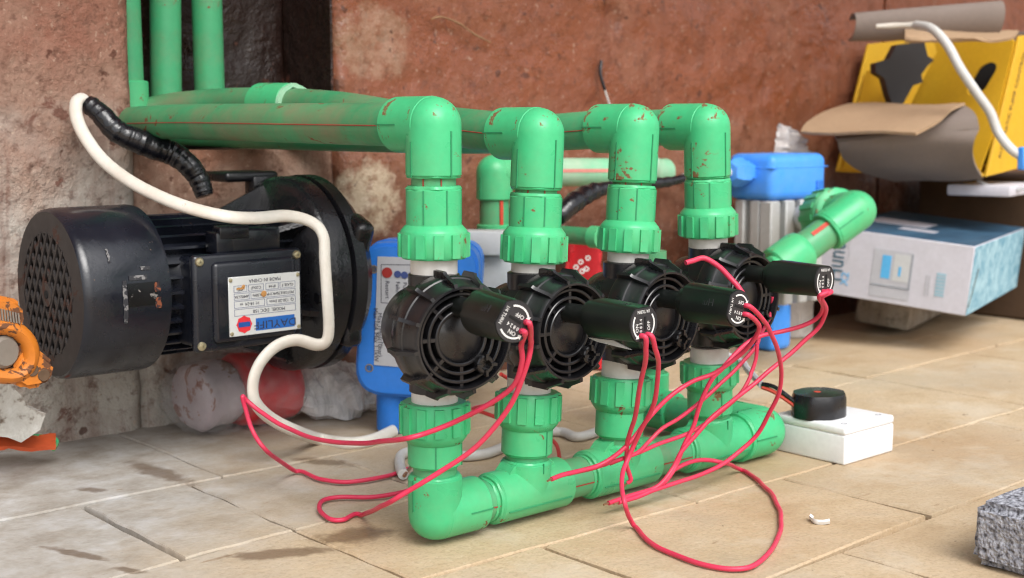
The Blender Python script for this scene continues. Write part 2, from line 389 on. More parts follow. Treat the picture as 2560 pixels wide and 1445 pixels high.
m_film2 = film('cloudy_film', (.62, .58, .55, 1), .55, .9)
m_redpack = plastic('red_pack', (.66, .035, .045, 1), .4, .12, lin(150, 60, 50), .7, 20)
q = NT('concrete_block'); m_block = q.set(col=q.ramp(q.noise(260, 5, .7), [(.30, lin(70, 70, 76)), (.46, lin(136, 137, 146)), (.66, lin(172, 174, 182))]), rough=.95, nrm=q.bump(q.noise(240, 6, .75), 1.0, .004))
q = NT('plaster_lump'); m_lump = q.set(col=q.ramp(q.noise(60, 6, .7), [(.32, lin(110, 96, 84)), (.44, lin(182, 178, 170)), (.7, lin(204, 202, 196))]), rough=.95, nrm=q.bump(q.noise(120, 6), .7, .003))

X, Y, Z = Vector((1,0,0)), Vector((0,1,0)), Vector((0,0,1))
WV = 1.227                                   # wall face (v)
NU0, NU1, NZ0, ND = .580, .822, .283, .10    # niche: left, right, sill height, depth

# ================================================================== SETTING
g = MB(); g.add([(-40,-40,-.03),(40,-40,-.03),(40,40,-.03),(-40,40,-.03)], [(0,1,2,3)])
go = part(g, 'ground', m_ground, None, (0,0,0), 0); go['kind'] = 'structure'; go['label'] = 'paved ground running on around the stone floor'
fl = MB(); fl.rbox((1.5, .45, -.0175), (4.6, 1.70, .018), 0, 1)
floor = part(fl, 'floor', m_mortar, None, (0,0,0), 0); floor['kind'] = 'structure'; floor['label'] = 'mortar bed of the stone floor'
rows = [(-.38,-.22),(-.22,-.06),(-.06,.10),(.10,.25),(.25,.385),(.385,.53),(.53,.685),(.685,.84),(.84,1.01),(1.01,1.30)]
fixed = {5: [.50,.79,1.12,1.42], 6: [.12,.36,.633,.918,1.25,1.58], 7: [.34,.517,.807,1.09,1.37,1.62], 8: [.20,.42,.517,.66,.93,1.16,1.37,1.71], 9: [.22,.55,.80,1.05,1.31,1.66]}
def vline(v, u):
    return v + (.05*(u-.45) if abs(v-.84) < .01 else 0) + .006*math.sin(u*3+v*20)
for ri, (v0, v1) in enumerate(rows):
    js = list(fixed.get(ri, []))
    if not js: js = [.1+random.uniform(0, .1)]
    lo = min(js)
    while lo > -.55: lo -= random.uniform(.2, .32); js.append(lo)
    hi = max(js)
    while hi < 3.4: hi += random.uniform(.24, .36); js.append(hi)
    js.sort()
    for a, b in zip(js[:-1], js[1:]):
        gp = .0017; per = []
        c = [(a+gp, vline(v0, a)+gp), (b-gp, vline(v0, b)+gp), (b-gp, vline(v1, b)-gp), (a+gp, vline(v1, a)-gp)]
        c = [(x+random.uniform(-.002, .002), y+random.uniform(-.002, .002)) for x, y in c]
        for i in range(4):
            p, q_ = c[i], c[(i+1) % 4]
            for k in range(6):
                t = k/6; jj = 0 if k == 0 else .0018
                per.append((p[0]+(q_[0]-p[0])*t+random.uniform(-jj, jj), p[1]+(q_[1]-p[1])*t+random.uniform(-jj, jj)))
        n = len(per); cx = sum(p[0] for p in per)/n; cy = sum(p[1] for p in per)/n
        zt = random.uniform(-.0012, .0002)
        m = MB(); ring = lambda ins, z: [Vector((p[0]+(cx-p[0])*ins/max(math.hypot(cx-p[0], cy-p[1]), .01), p[1]+(cy-p[1])*ins/max(math.hypot(cx-p[0], cy-p[1]), .01), z)) for p in per]
        vs = ring(0, -.012) + ring(0, zt-.0014) + ring(.0014, zt)
        fs = [tuple(range(2*n, 3*n))]
        for L in (0, 1):
            for i in range(n): fs.append((L*n+i, L*n+(i+1) % n, (L+1)*n+(i+1) % n, (L+1)*n+i))
        m.add(vs, fs); part(m, 'stone_slab', m_slab, floor, None, 30)

wall = thing('masonry_wall', 'rough red-brown mud-stained wall with a dark pipe niche', 'wall', (0, WV, 0))
def relief(u, z, k):
    p = Vector((u*k[0], z*k[0], k[2]))
    h = noise.fractal(p*9, 1.0, 2.0, 5)*k[1]
    h += max(0, noise.noise(p*34)-.25)*k[1]*1.2 - max(0, noise.noise(p*21+Vector((9,3,1)))-.33)*k[1]*2.4
    return h
def wallpanel(name, u0, u1, z0, z1, v, res, mat, k, thick=.1, edge=.006):
    nu = max(2, int((u1-u0)/res)); nz = max(2, int((z1-z0)/res)); m = MB(); vs = []; fs = []
    for j in range(nz+1):
        for i in range(nu+1):
            u = u0+(u1-u0)*i/nu; z = z0+(z1-z0)*j/nz
            e = min((u-u0), (u1-u))/.012; r = edge*max(0, 1-min(1, e))**2
            vs.append((u, v - relief(u, z, k) + r, z))
    o = len(vs)
    for j in range(nz):
        for i in range(nu): a = j*(nu+1)+i; fs.append((a, a+1, a+nu+2, a+nu+1))
    border = [i for i in range(nu+1)] + [(nu+1)*j+nu for j in range(1, nz+1)] + [(nu+1)*nz+i for i in range(nu-1, -1, -1)] + [(nu+1)*j for j in range(nz-1, 0, -1)]
    for q_ in border: vs.append((vs[q_][0], v+thick, vs[q_][2]))
    n = len(border)
    for i in range(n): fs.append((border[i], o+i, o+(i+1) % n, border[(i+1) % n]))
    fs.append(tuple(o+i for i in range(n)))
    m.add(vs, fs); return part(m, name, mat, wall, None, 60)
wallpanel('pier', -.9, NU0, -.02, 1.0, WV, .006, m_wall_l, (1, .0042, 2.2), .3)
wallpanel('plaster_face', NU1, 1.9, -.02, 1.0, WV, .0062, m_wall_r, (1, .0050, 5.1), .3)
wallpanel('plaster_face', 1.9, 4.2, -.02, 1.0, WV, .02, m_wall_r, (1, .004, 5.1), .3, 0)
wallpanel('niche_sill', NU0+.0005, NU1-.0005, -.02, NZ0, WV+.004, .006, m_plinth, (1, .0042, 8.3), .29)
m = MB(); m.rbox((NU1-.0022, WV+.055, .645), (.003, .098, .71), 0, 1); part(m, 'niche_shade_panel', m_niche_shaded, wall)  # dark panel added on the right reveal, standing in for its shade
m = MB(); m.rbox((.9, WV-.15, 1.06), (3.8, .62, .07), .004, 1); part(m, 'added_eave', m_plinth, wall)  # unseen overhang, added to shade the wall, back pipes and niche
wallpanel('niche_back', NU0+.0005, NU1-.0005, NZ0+.001, 1.0, WV+ND, .008, m_niche_shaded, (1, .004, 3.3), .18)
# loose things stuck to the wall
tw = smoothpath([V(1078,48,WV-.008), V(1105,42,WV-.010), V(1150,60,WV-.008), V(1185,85,WV-.009), V(1226,106,WV-.004)], 5)
single(MB().tube(tw, [.0009+.0007*math.sin(i*.5) ** 2 for i in range(len(tw))], 6), 'dry_twig', plastic('twig', (.30, .17, .09, 1), .8), 'thin curved brown twig stuck to the red wall', 'twig', tw[0])
st = smoothpath([V(1503,152,WV-.004), V(1501,185,WV-.007), V(1512,225,WV-.010), V(1526,268,WV-.012)], 5)
wr = thing('cable_stub', 'short dark cable stub with frayed grey end poking from the wall above the pipes', 'cable', st[0])
part(MB().tube(st[:11], .0022, 8), 'sheath', m_tape, wr); part(MB().tube(st[10:], .0014, 6), 'core', m_cable2, wr)

# ================================================================== PIPE FITTINGS
RF, RP, RN, RW = .0202, .0162, .0252, .0172
def arc_path(c, da, db, la, lb, bend, n=10):
    c = Vector(c); pts = [c+da*la, c+da*(la-.0008), c+da*((la+bend)/2)]; o = c+(da+db)*bend
    for k in range(n+1):
        t = math.pi/2*k/n; pts.append(o - db*bend*math.cos(t) - da*bend*math.sin(t))
    pts += [c+db*((lb+bend)/2), c+db*(lb-.0008), c+db*lb]; return pts
def elbow(parent, c, da, db, la=.037, lb=.038, r=RF, mat=None, name='elbow'):
    da = da.normalized(); db = (db - da*db.dot(da)).normalized()
    c = Vector(c); m = MB(); nb_ = 9; sphere = [(r*math.sin(math.pi/2*k/nb_), -r*math.cos(math.pi/2*k/nb_)) for k in range(nb_+1)]
    sphere[0] = (.0002, -r)
    m.lathe(sphere+[(r, la-.0012), (r-.0012, la)], c, da, 36); m.lathe([(r*.98, 0), (r+.0004, .001), (r+.0004, lb-.0014), (r-.0010, lb)], c, db, 36)
    e = part(m, name, mat or m_green, parent)
    # moulding seams: thin ridges along both limbs, on the sides
    sd = da.cross(db)
    for s_ in (-1, 1):
        if la > .03: part(MB().obox(c+da*(la*.5+r*.30)+sd*s_*r*.999, (da, sd, db), (la*.5-r*.30, .0007, .0005)), 'seam', m_seam, e)
        if lb > .03: part(MB().obox(c+db*(lb*.5+r*.45)+sd*s_*r*1.01, (db, sd, da), (lb*.5-r*.45, .0007, .0005)), 'seam', m_seam, e)
    part(MB().obox(c+da*(la*.5+r*.1)-db*r*.999, (da, db, sd), (la*.5-r*.12, .0007, .0005)), 'seam', m_seam, e)
    return e
def bead(m, c, ax, r, t=.0016, wob=.0010):
    m.lathe([(r-.004, -t), (r-.0002, -t*.9), (r+.0007, 0), (r-.0002, t*.9), (r-.004, t)], c, ax, 36, wob, False)
def nut_profile(m, top, ax, L, r=RN, ribs=12, phase=0):
    # slip nut: top -> along ax; shoulder at top, ribs to the lower edge
    m.lathe([(RF-.001, 0), (RF+.0006, .0006), (r-.0012, L*.17), (r-.0006, L*.22), (r-.0006, L*.9), (r-.0022, L), (RW-.001, L)], top, ax, 36, 0, False)
    x = (X - ax*X.dot(ax)).normalized(); y = ax.cross(x)
    for k in range(ribs):
        a = 2*math.pi*(k+phase)/ribs; d = x*math.cos(a)+y*math.sin(a); t_ = ax.cross(d)
        m.obox(top+ax*(L*.60)+d*(r-.0002), (d, t_, ax), (.0012, .0034, L*.34))
def seams_on(m, c, ax, r, L, phases):
    x = (X - ax*X.dot(ax)).normalized(); y = ax.cross(x)
    for a in phases:
        d = x*math.cos(a)+y*math.sin(a); m.obox(c+ax*L*.5+d*r, (d, ax.cross(d), ax), (.0005, .0005, L*.47))

# risers: bottom (tee) centre, top (elbow) centre and the heights of each joint in photo pixels
MV = .742
RIS = [  # u_bottom, u_top, y: elbow c, elbow end, body top, nut top, nut end, white end | white start, nut start, nut end, body end, collar, tee c
    (.578, .579, (312,441,471,560,645,706), (955,1002,1098,1160,1188,1278)),
    (.668, .681, (335,471,489,565,655,700), (945,978,1064,1131,1150,1231)),
    (.772, .789, (322,453,469,550,629,672), (905,940,1020,1086,1108,1166)),
    (.893, .880, (318,441,451,516,591,622), (870,901,966,1031,1046,1106)),
]
ZB = .0235
man = thing('pipe_manifold', 'green plastic header pipe with tees and four risers lying on the stone floor', 'pipe manifold', (.578, MV, 0))
VAX = []; TOPS = []
for i, (ub, ut, yu, yl) in enumerate(RIS):
    zt = zpx(yu[0], ut, MV); B = Vector((ub, MV, ZB)); T = Vector((ut, MV, zt)); ax = (T-B).normalized()
    at = lambda z, B=B, ax=ax: B + ax*((z-B.z)/ax.z)
    zu = [at(zpx(y, (ub+ut)/2+(ut-ub)*.3, MV)) for y in yu]; zl = [at(zpx(y, (ub+ut)/2-(ut-ub)*.3, MV)) for y in yl]
    TOPS.append((T, ax, zu)); VAX.append((B, T, ax))
    # ---- lower side belongs to the manifold
    ph = [.0, .25, .4, .1][i]
    un = thing  # noqa
    m = MB(); m.cyl(zl[4]-ax*.012, zl[3]+ax*.004, RP, 28); part(m, 'pipe', m_pipe, man)
    m = MB(); L = (zl[2]-zl[3]).length; m.lathe([(RF-.0014, 0), (RF, .0012), (RF, L+.004)], zl[3], ax, 36); ub_o = part(m, 'union_body', m_green, man)
    for ph_ in (ph*3-2.2, ph*3-.9): m = MB(); seams_on(m, zl[3], ax, RF, L, [ph_]); part(m, 'seam', m_seam, ub_o)
    m = MB(); nut_profile(m, zl[2]-ax*.002, ax, (zl[1]-zl[2]).length+.002, ribs=12, phase=ph); part(m, 'union_nut', m_green, man)
    m = MB(); m.lathe([(RW, 0), (RW, (zl[0]-zl[1]).length+.006), (RW-.001, (zl[0]-zl[1]).length+.008)], zl[1]-ax*.006, ax, 32); part(m, 'threaded_spigot', m_white, man)
    m = MB(); bead(m, zl[4], ax, RP+.0022); bead(m, zl[3], ax, RP+.002, .001); part(m, 'weld_bead', m_green, man)
    # tee / elbow
    if i == 0:
        e = elbow(man, B, ax, X, (zl[4]-B).length, .040)
    else:
        m = MB(); lt = .0375
        m.lathe([(RF-.0014, -lt), (RF, -lt+.0012), (RF, lt-.0012), (RF-.0014, lt)], B, X, 36)
        Lc = (zl[4]-B).length
        m.lathe([(RF, 0), (RF, Lc-.001), (RF-.0012, Lc)], B, ax, 36)
        # gusset webs between run and branch
        for s in (-1, 1):
            m.prism([(0, 0), (.030, .0125), (.0125+.006, .024), (0, .030)], B+Vector((0, -.0085, 0)), X*s, Z, Y, .017)
        t_ = part(m, 'tee', m_green, man)
        m = MB(); m.obox(B+ax*(.021)-Y*(RF+.0001)+Z*0, (X, Y, ax), (.0004, .0006, Lc*.5-.008)); m.obox(B-Y*RF*.94-Z*.0075, (X, Y, Z), (.033, .0006, .0005)); part(m, 'seam', m_seam, t_)
        m = MB(); bead(m, B-X*lt, X, RF-.0022, .0018); bead(m, B-X*(lt+.004), X, RF-.0035, .0016); part(m, 'weld_bead', m_green, man)
xs = [r[0] for r in RIS]
UE = .966
for a, b in ((xs[0]+.036, xs[1]-.034), (xs[1]+.034, xs[2]-.034), (xs[2]+.034, xs[3]-.034), (xs[3]+.034, UE-.034)):
    p = part(MB().cyl((a, MV, ZB), (b, MV, ZB), RP, 28), 'pipe', m_pipe, man)
    m = MB(); dy, dz = -math.cos(.1), -math.sin(.1); m.obox(Vector(((a+b)/2, MV+dy*RP, ZB+dz*RP)), (X, Y, Z), ((b-a)/2, .0003, .0005)); part(m, 'stripe', m_redline, p)
e = elbow(man, (UE-.001, MV, ZB+.0005), -X, Y, .034, .040, .0232)
m = MB(); bead(m, Vector((UE-.036, MV, ZB)), X, .0226, .0024); bead(m, Vector((UE-.0405, MV, ZB)), X, RF-.003, .0016); part(m, 'weld_bead', m_green, man)
part(MB().cyl((UE, MV+.034, ZB), (UE, .885-.034, ZB), RP, 24), 'pipe', m_pipe, man)
elbow(man, (UE, .885, ZB), -Y, Z, .036, .036)
m = MB(); m.cyl((UE, .885, ZB+.03), (UE, .885, ZB+.16), RP, 24); part(m, 'pipe', m_pipe, man)
m = MB(); nut_profile(m, Vector((UE, .885, ZB+.045)), Z, .028, ribs=12); part(m, 'union_nut', m_green, man)

# ---- feed lines: from each valve's upper union, elbow, then back to the niche
ORD = ['first', 'second', 'third', 'fourth']
FPATH = [
    [(.578,.80,.309),(.578,.95,.311),(.578,1.12,.312),(.580,1.25,.310),(.585,1.30,.306)],
    [(.681,.80,.303),(.681,.90,.312),(.680,1.005,.323),(.678,1.115,.329),(.668,1.205,.330),(.640,1.262,.326),(.612,1.285,.318)],
    [(.789,.80,.303),(.786,.92,.299),(.768,1.05,.298),(.735,1.16,.299),(.690,1.245,.301),(.655,1.290,.304)],
    [(.880,.80,.306),(.876,.92,.304),(.856,1.05,.300),(.815,1.155,.299),(.760,1.235,.300),(.712,1.286,.303)],
]
FM = [m_pipe_dusty, m_pipe_dusty, m_pipe, m_pipe]
EM = [m_green, m_green, m_green_mud, m_green_mud]
FL = ['dusty green feed pipe joined to the valve above the corner elbow',
      'green arched pipe with a sleeve coupling, feeding the valve above the first tee',
      'green feed pipe with brown mud patch, joined to the valve above the middle tee',
      'green pipe with the muddiest elbow, feeding the valve above the last tee']
for i, (T, ax, zu) in enumerate(TOPS):
    f = thing('feed_pipe', FL[i], 'pipe', (T.x, T.y, T.z-.1), 'feed pipes from the niche to the valves')
    pth = [Vector(p) for p in FPATH[i]]; pth[0] = T + Y*.02
    d0 = (pth[1]-pth[0]); d0 = d0.normalized() if i != 1 else Y
    el = elbow(f, T, -ax, Y, (zu[1]-T).length, .042, mat=EM[i])
    sp = smoothpath([T+Y*.03]+pth[1:], 8)
    pp = part(MB().tube(sp, RP, 28), 'pipe', FM[i], f)
    m = MB(); off = (-X*.93+Z*.36) if i == 0 else (-X*.80+Z*.0-Y*.2); off = Vector((-.55, -.80, -.12)) if i == 0 else Vector((-.6, -.7, -.05))
    sv = []
    for k, p in enumerate(sp):
        t = (sp[min(k+1, len(sp)-1)]-sp[max(k-1, 0)]).normalized(); o = Vector((-1, 0, -.05)); o = (o - t*o.dot(t)).normalized(); sv.append(p+o*RP)
    part(MB().tube(sv, .0005, 5), 'stripe', m_redline, pp)
    m = MB(); m.cyl(zu[1]+ax*.012, zu[2]-ax*.012, RP, 28); np_ = part(m, 'pipe_neck', m_pipe if i != 2 else m_pipe_dusty, f)
    for ph_ in (-1.9, -2.7): m = MB(); seams_on(m, zu[2]-ax*.0, ax, RP+.0001, (zu[1]-zu[2]).length, [ph_]); part(m, 'stripe', m_redline, np_)
    m = MB(); L = (zu[2]-zu[3]).length; m.lathe([(RF-.0014, 0), (RF, .0012), (RF, L+.004)], zu[2], -ax, 36); ub_ = part(m, 'union_body', m_green, f)
    for ph_ in (1.75+.2*i, 2.6+.15*i, .9): m = MB(); seams_on(m, zu[2], -ax, RF, L, [ph_]); part(m, 'seam', m_seam, ub_)
    m = MB(); nut_profile(m, zu[3], -ax, (zu[4]-zu[3]).length, ribs=12, phase=.3*i); part(m, 'union_nut', m_green, f)
    L = (zu[5]-zu[4]).length; m = MB(); m.lathe([(RW, 0), (RW, L+.004), (RW-.0015, L+.006)], zu[4]+ax*.006, -ax, 32); part(m, 'threaded_spigot', m_white, f)
    m = MB(); bead(m, zu[2], ax, RP+.0030, .0022, .0016); bead(m, zu[1], ax, RP+.0025, .0012, .0012); part(m, 'weld_bead', m_green, f)
    if i == 1:
        c0 = sp[22]; c1 = sp[30]; d = (c1-c0).normalized()
        m = MB(); m.lathe([(.0195, 0), (.0212, .001), (.0212, .052), (.0195, .053)], c0, d, 32); cp = part(m, 'coupling', m_green, f)
        m = MB(); bead(m, c0, d, .0206, .003, .0018); part(m, 'weld_bead', m_pipe_pale, f)
# standing pipes in the niche
for k, (pa, pb, lab) in enumerate([((.604,1.282,.335),(.602,1.285,.9),'thin-looking green standing pipe hugging the pier edge, with an elbow collar'),
                                   ((.650,1.296,.318),(.664,1.294,.9),'middle green standing pipe leaning slightly inside the dark niche'),
                                   ((.699,1.290,.318),(.697,1.290,.9),'straight green standing pipe next to the bare dark back of the niche')]):
    s = thing('standing_pipe', lab, 'pipe', pa, 'green standing pipes in the niche')
    part(MB().cyl(pa, pb, RP if k else .0135, 28), 'pipe', m_pipe, s)
    a = Vector(pa); ax = (Vector(pb)-a).normalized()
    m = MB(); rk = RF if k else .0180; m.lathe([(rk-.001, -.012), (rk, -.011), (rk, .018), (rk-.001, .019)], a, ax, 28); c_ = part(m, 'elbow_collar', m_green, s)

# ================================================================== VALVES
def valve_proto():
    v = thing('solenoid_valve', '', 'valve', (0, 0, 0), 'black irrigation valves on the green manifold')
    D = -Y   # bonnet axis
    m = MB()
    m.lathe([(.0165, -.046), (.0188, -.045), (.0188, -.030), (.026, -.022), (.028, 0), (.026, .020), (.0188, .028), (.0188, .041), (.0165, .042)], (0, 0, 0), Z, 32)
    m.lathe([(.012, -.036), (.024, -.034), (.031, -.026), (.0335, -.012), (.0345, .004), (.0345, .022)], (0, 0, 0), D, 36)
    part(m, 'valve_body', m_black, v)
    m = MB()
    m.lathe([(.0335, .008), (.0400, .0085), (.0408, .010), (.0408, .0225), (.0400, .0245), (.0390, .0250), (.0375, .0285), (.0362, .0365), (.0358, .0385), (.0350, .0400), (.0336, .0400), (.0330, .0385), (.0327, .018), (.030, .018)], (0, 0, 0), D, 64, 0, False)
    for k in range(12):
        a = 2*math.pi*(k+.35)/12; d = X*math.cos(a)+Z*math.sin(a); t = D.cross(d)  # lugs
        m.prism([(.0350, .0405), (.0378, .0402), (.0430, .0270), (.0447, .0255), (.0447, .0105), (.0400, .0088), (.0400, .0240), (.0350, .0365)], t*-.0013, d, D, t, .0026)
    for q_ in m.v: q_ += D*.009 + Vector((q_.x, 0, q_.z))*.055 
    part(m, 'retaining_ring', m_black, v)
    m = MB()
    m.lathe([(.0330, .014), (.0330, .0185), (.0175, .0185)], (0, 0, 0), D, 48, 0, False)
    for r in (.0298, .0240, .0182):
        h = .0350
        m.lathe([(r+.0013, .018), (r+.0012, h-.0006), (r+.0006, h), (r-.0006, h), (r-.0012, h-.0006), (r-.0013, .018)], (0, 0, 0), D, 48, 0, False)
    for k in range(8):
        a = 2*math.pi*(k+.0)/8; d = X*math.cos(a)+Z*math.sin(a); t = D.cross(d)
        m.obox(d*.0250+D*.0262, (d, t, D), (.0078, .0012, .0082))
    m.lathe([(.0180, .018), (.0178, .0300), (.0155, .0318), (.0001, .0318)], (0, 0, 0), D, 40, 0, False)
    for q_ in m.v: q_ += D*.009 + Vector((q_.x, 0, q_.z))*.055 
    bo = part(m, 'bonnet', m_black, v)
    m = MB(); m.text('Hunter', .0062, D*.0398+Vector((.001, 0, -.0065)), X, Z, t=.0004); m.lathe([(.0042, .0390), (.0042, .0406), (.0034, .0406), (.0034, .0396)], Vector((.002, 0, -.0115)), D, 20, 0, False); part(m, 'embossed_mark', m_blackcap, bo)
    a = R(-50); c = Vector((math.cos(a)*.0255, 0, math.sin(a)*.0255)); m = MB()
    m.lathe([(.0068, .018), (.0068, .0405), (.0060, .0415), (.0040, .0415), (.0040, .037), (.0001, .037)], c, D, 20, 0, False)
    for k in range(4):
        b = k*math.pi/2; m.obox(c+D*.0412+Vector((math.cos(b)*.0058, 0, math.sin(b)*.0058)), (Vector((math.cos(b), 0, math.sin(b))), D, Vector((-math.sin(b), 0, math.cos(b)))), (.0022, .0022, .0010))
    for q_ in m.v: q_ += D*.008
    part(m, 'bleed_screw', m_black, v)
    # solenoid, own origin on its axis; canonical pose has the TURN side at +X
    so = Vector((0, 0, .022)); L = .119
    def dpoly(r, flat, n=14):
        out = []; a0 = math.acos(flat/r)
        for s in (0, 1):
            for k in range(n+1):
                a = a0 + (math.pi-2*a0)*k/n + s*math.pi; out.append((r*math.cos(a), r*math.sin(a)))
        return out
    m = MB(); pl = dpoly(.0143, .0122)
    n_ = len(pl); vs = [so+D*.072+X*p[0]*1.10+Z*p[1]*1.10 for p in pl]+[so+D*.079+X*p[0]*1.10+Z*p[1]*1.10 for p in pl]+[so+D*(L-.001)+X*p[0]+Z*p[1] for p in pl]
    fs = [tuple(range(n_)), tuple(range(2*n_, 3*n_))]+[(j*n_+k, j*n_+(k+1) % n_, (j+1)*n_+(k+1) % n_, (j+1)*n_+k) for j in (0, 1) for k in range(n_)]; m.add(vs, fs)
    m.lathe([(.0075, .030), (.0075, .062), (.0120, .066), (.0120, .074)], so, D, 28)
    sol = part(m, 'solenoid', m_solenoid, v, so)
    m = MB(); p2 = dpoly(.0138, .0117); m.prism(p2, so+D*(L-.001), X, Z, D, .0012); cap = part(m, 'end_cap', m_blackcap, sol, so)
    f = so + D*(L+.0002)
    m = MB(); e1, e2 = X, Z
    def tx(s, size, x, z, rot=0, sx=1):
        c_, s_ = math.cos(rot), math.sin(rot); m.text(s, size, f+e1*x+e2*z, e1*c_+e2*s_, e2*c_-e1*s_, t=.00015, sx=sx)
    tx('0 8 2 4', .0036, -.0005, .0032, 0, .95); tx('ON', .0040, -.0020, .0071); tx('OFF', .0040, -.0015, -.0050); tx('1/4 TURN', .0034, .0094, .0, R(90), .92)
    def arrow(a0, a1, r0, r1):
        n = 10; out = []
        for k in range(n+1):
            a = a0+(a1-a0)*k/n; out.append((r1*math.cos(a), r1*math.sin(a)))
        for k in range(n, -1, -1):
            a = a0+(a1-a0)*k/n; out.append((r0*math.cos(a), r0*math.sin(a)))
        m.prism(out, f-D*.00005, X, Z, D, .0003)
        sg = 1 if a1 > a0 else -1; rm = (r0+r1)/2; b = a1+sg*.22
        m.prism([((r1+.0012)*math.cos(a1), (r1+.0012)*math.sin(a1)), (rm*math.cos(b), rm*math.sin(b)), ((r0-.0012)*math.cos(a1), (r0-.0012)*math.sin(a1))], f-D*.00005, X, Z, D, .0003)
    arrow(R(55), R(138), .0105, .0117); arrow(R(-52), R(-138), .0098, .0110)
    part(m, 'lettering', m_print, sol, so, 0)
    m = MB(); m.obox(f+Vector((.0005, 0, -.0012)), (X, Y, Z), (.0050, .0004, .0009)); part(m, 'slot', m_void, sol, so, 0)
    m = MB(); m.text('Hunter', .0080, so+D*.093+X*.0127, Y, -Z, t=.00025); part(m, 'embossed_mark', m_blackcap, sol, so)
    return v
proto = valve_proto()
VL = ['black valve turned slightly aside above the corner elbow, with OFF at its upper right',
      'black valve above the first tee, solenoid with a pale scrape underneath',
      'black valve above the middle tee, its end cap lying with OFF on top',
      'black valve above the last tee, solenoid in front of the red-striped green pipe']
VZ = [.1610, .1550, .1555, .1615]; VS = [.022, .0140, .0150, .0210]; VR = [R(-12), R(0), R(0), R(2)]; VT = [R(147), R(92), R(163), R(88)]
VLV = []
for i in range(4):
    v = proto if i == 0 else copy_tree(proto); VLV.append(v)
    B, T, ax = VAX[i]; c = B + ax*((VZ[i]-B.z)/ax.z)
    v.location = c; v.rotation_euler = (0, 0, VR[i]); v['label'] = VL[i]
    so = [ch for ch in v.children if ch.name.startswith('solenoid')][0]; so.rotation_euler = (0, -VT[i], 0); so.location = (0, 0, VS[i])
def cap_point(i, x, z, out=0.0):
    """a point on valve i's end cap, canonical cap coordinates"""
    t = VT[i]; xx = x*math.cos(t)-z*math.sin(t); zz = x*math.sin(t)+z*math.cos(t)
    p = Vector((xx, -(.119+out), VS[i]+zz)); return VLV[i].location + Matrix.Rotation(VR[i], 3, 'Z') @ p
m = MB(); v2 = VLV[1].location
m.prism([(.0, .0), (.026, .0012), (.044, -.0035), (.030, -.003), (.008, -.0018)], v2+Vector((-.003, -.066, -.0018)), -Y, Z, X, .0012)
part(m, 'scrape_mark', m_casing, None, v2); 
bpy.data.objects['scrape_mark'].parent = VLV[1]; bpy.data.objects['scrape_mark'].location = (0, 0, 0)

# ================================================================== PUMP
PA = Vector((.436, 1.10, .164))
pump = thing('water_pump', 'black electric water pump lying upside down with perforated fan cover and metal nameplate', 'pump', (.58, 1.10, .06))
m = MB()
m.lathe([(.0715, .0006), (.0735, .0025), (.0745, .008), (.0748, .074), (.0742, .078), (.066, .078)], PA, X, 64, 0, False)
fc = part(m, 'fan_cover', m_motor, pump)
def coverpatch(name, u0, u1, a0, a1, mat, r=.0751):
    g_ = [[PA + X*(u0+(u1-u0)*j/6-PA.x+.0016*noise.noise(Vector((i, j*.9, u0*99)))) + (-Y*math.cos(a)+Z*math.sin(a))*r for j in range(7)] for i in range(7) for a in [R(a0+(a1-a0)*i/6)+.02*noise.noise(Vector((i*.8, u0*77, 2)))]]
    return part(MB().sheet(g_, .0003), name, mat, fc)
coverpatch('sticker_remnant', .474, .501, -5, 10, plastic('old_sticker', (.004, .004, .005, 1), .25, .3, lin(120, 116, 112), .62, 90))
for (a_, b_, c_, d_, m_) in ((.470,.4735,-16,12,'s'), (.476,.492,12,15,'s'), (.499,.5035,-8,-1,'r'), (.4985,.5030,3,9,'r'), (.488,.496,18,21,'s'), (.461,.4625,25,34,'s')):
    coverpatch('scuff_mark', a_, b_, c_, d_, plastic('scuff_%d' % int(a_*1e4), lin(124, 122, 122) if m_ == 's' else lin(128, 70, 44), .7, .4, (.01, .011, .016, 1), .48, 160), .0753)
# perforated disc: diamond grid of bars with a solid rim
m = MB(); rin, n = .0530, 64
m.lathe([(.0715, .0006), (.0530, -.0012), (.0530, .001), (.0715, .003)], PA, X, n, 0, False)
for s in (1, -1):
    d = Vector((0, math.cos(R(60))*s, math.sin(R(60)))); nrm = Vector((0, -d.z, d.y))
    k = -6
    while k <= 6:
        o = k*.0112
        if abs(o) < rin: h = math.sqrt(rin*rin-o*o); m.obox(PA+nrm*o+X*(-.0004+.0003*s), (d, nrm, X), (h+.001, .0016, .0009))
        k += 1
m.lathe([(.0001, -.0020), (.0105, -.0020), (.0105, .0006), (.0001, .0006)], PA, X, 24, 0, False)
part(m, 'fan_grille', m_fan, pump)
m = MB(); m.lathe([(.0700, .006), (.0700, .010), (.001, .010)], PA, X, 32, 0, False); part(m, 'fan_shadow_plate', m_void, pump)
m = MB(); m.lathe([(.0036, -.0026), (.0036, -.0018)], PA, X, 16); part(m, 'shaft_hole', m_void, pump)
# finned motor body
m = MB(); m.lathe([(.050, .074), (.056, .076), (.056, .235), (.050, .236)], PA, X, 48)
part(m, 'motor_body', m_motor, pump)
for k in range(30):
    a = 2*math.pi*k/30; d = Y*math.cos(a)+Z*math.sin(a)
    if d.y < -.80 and abs(d.z) < .55: L0, L1 = .074, .095
    else: L0, L1 = .074, .232
    m = MB(); m.obox(PA+X*(L0+L1)/2+d*.0595, (X, d, X.cross(d)), ((L1-L0)/2, .0050, .0013)); part(m, 'cooling_fin', m_motor, pump)
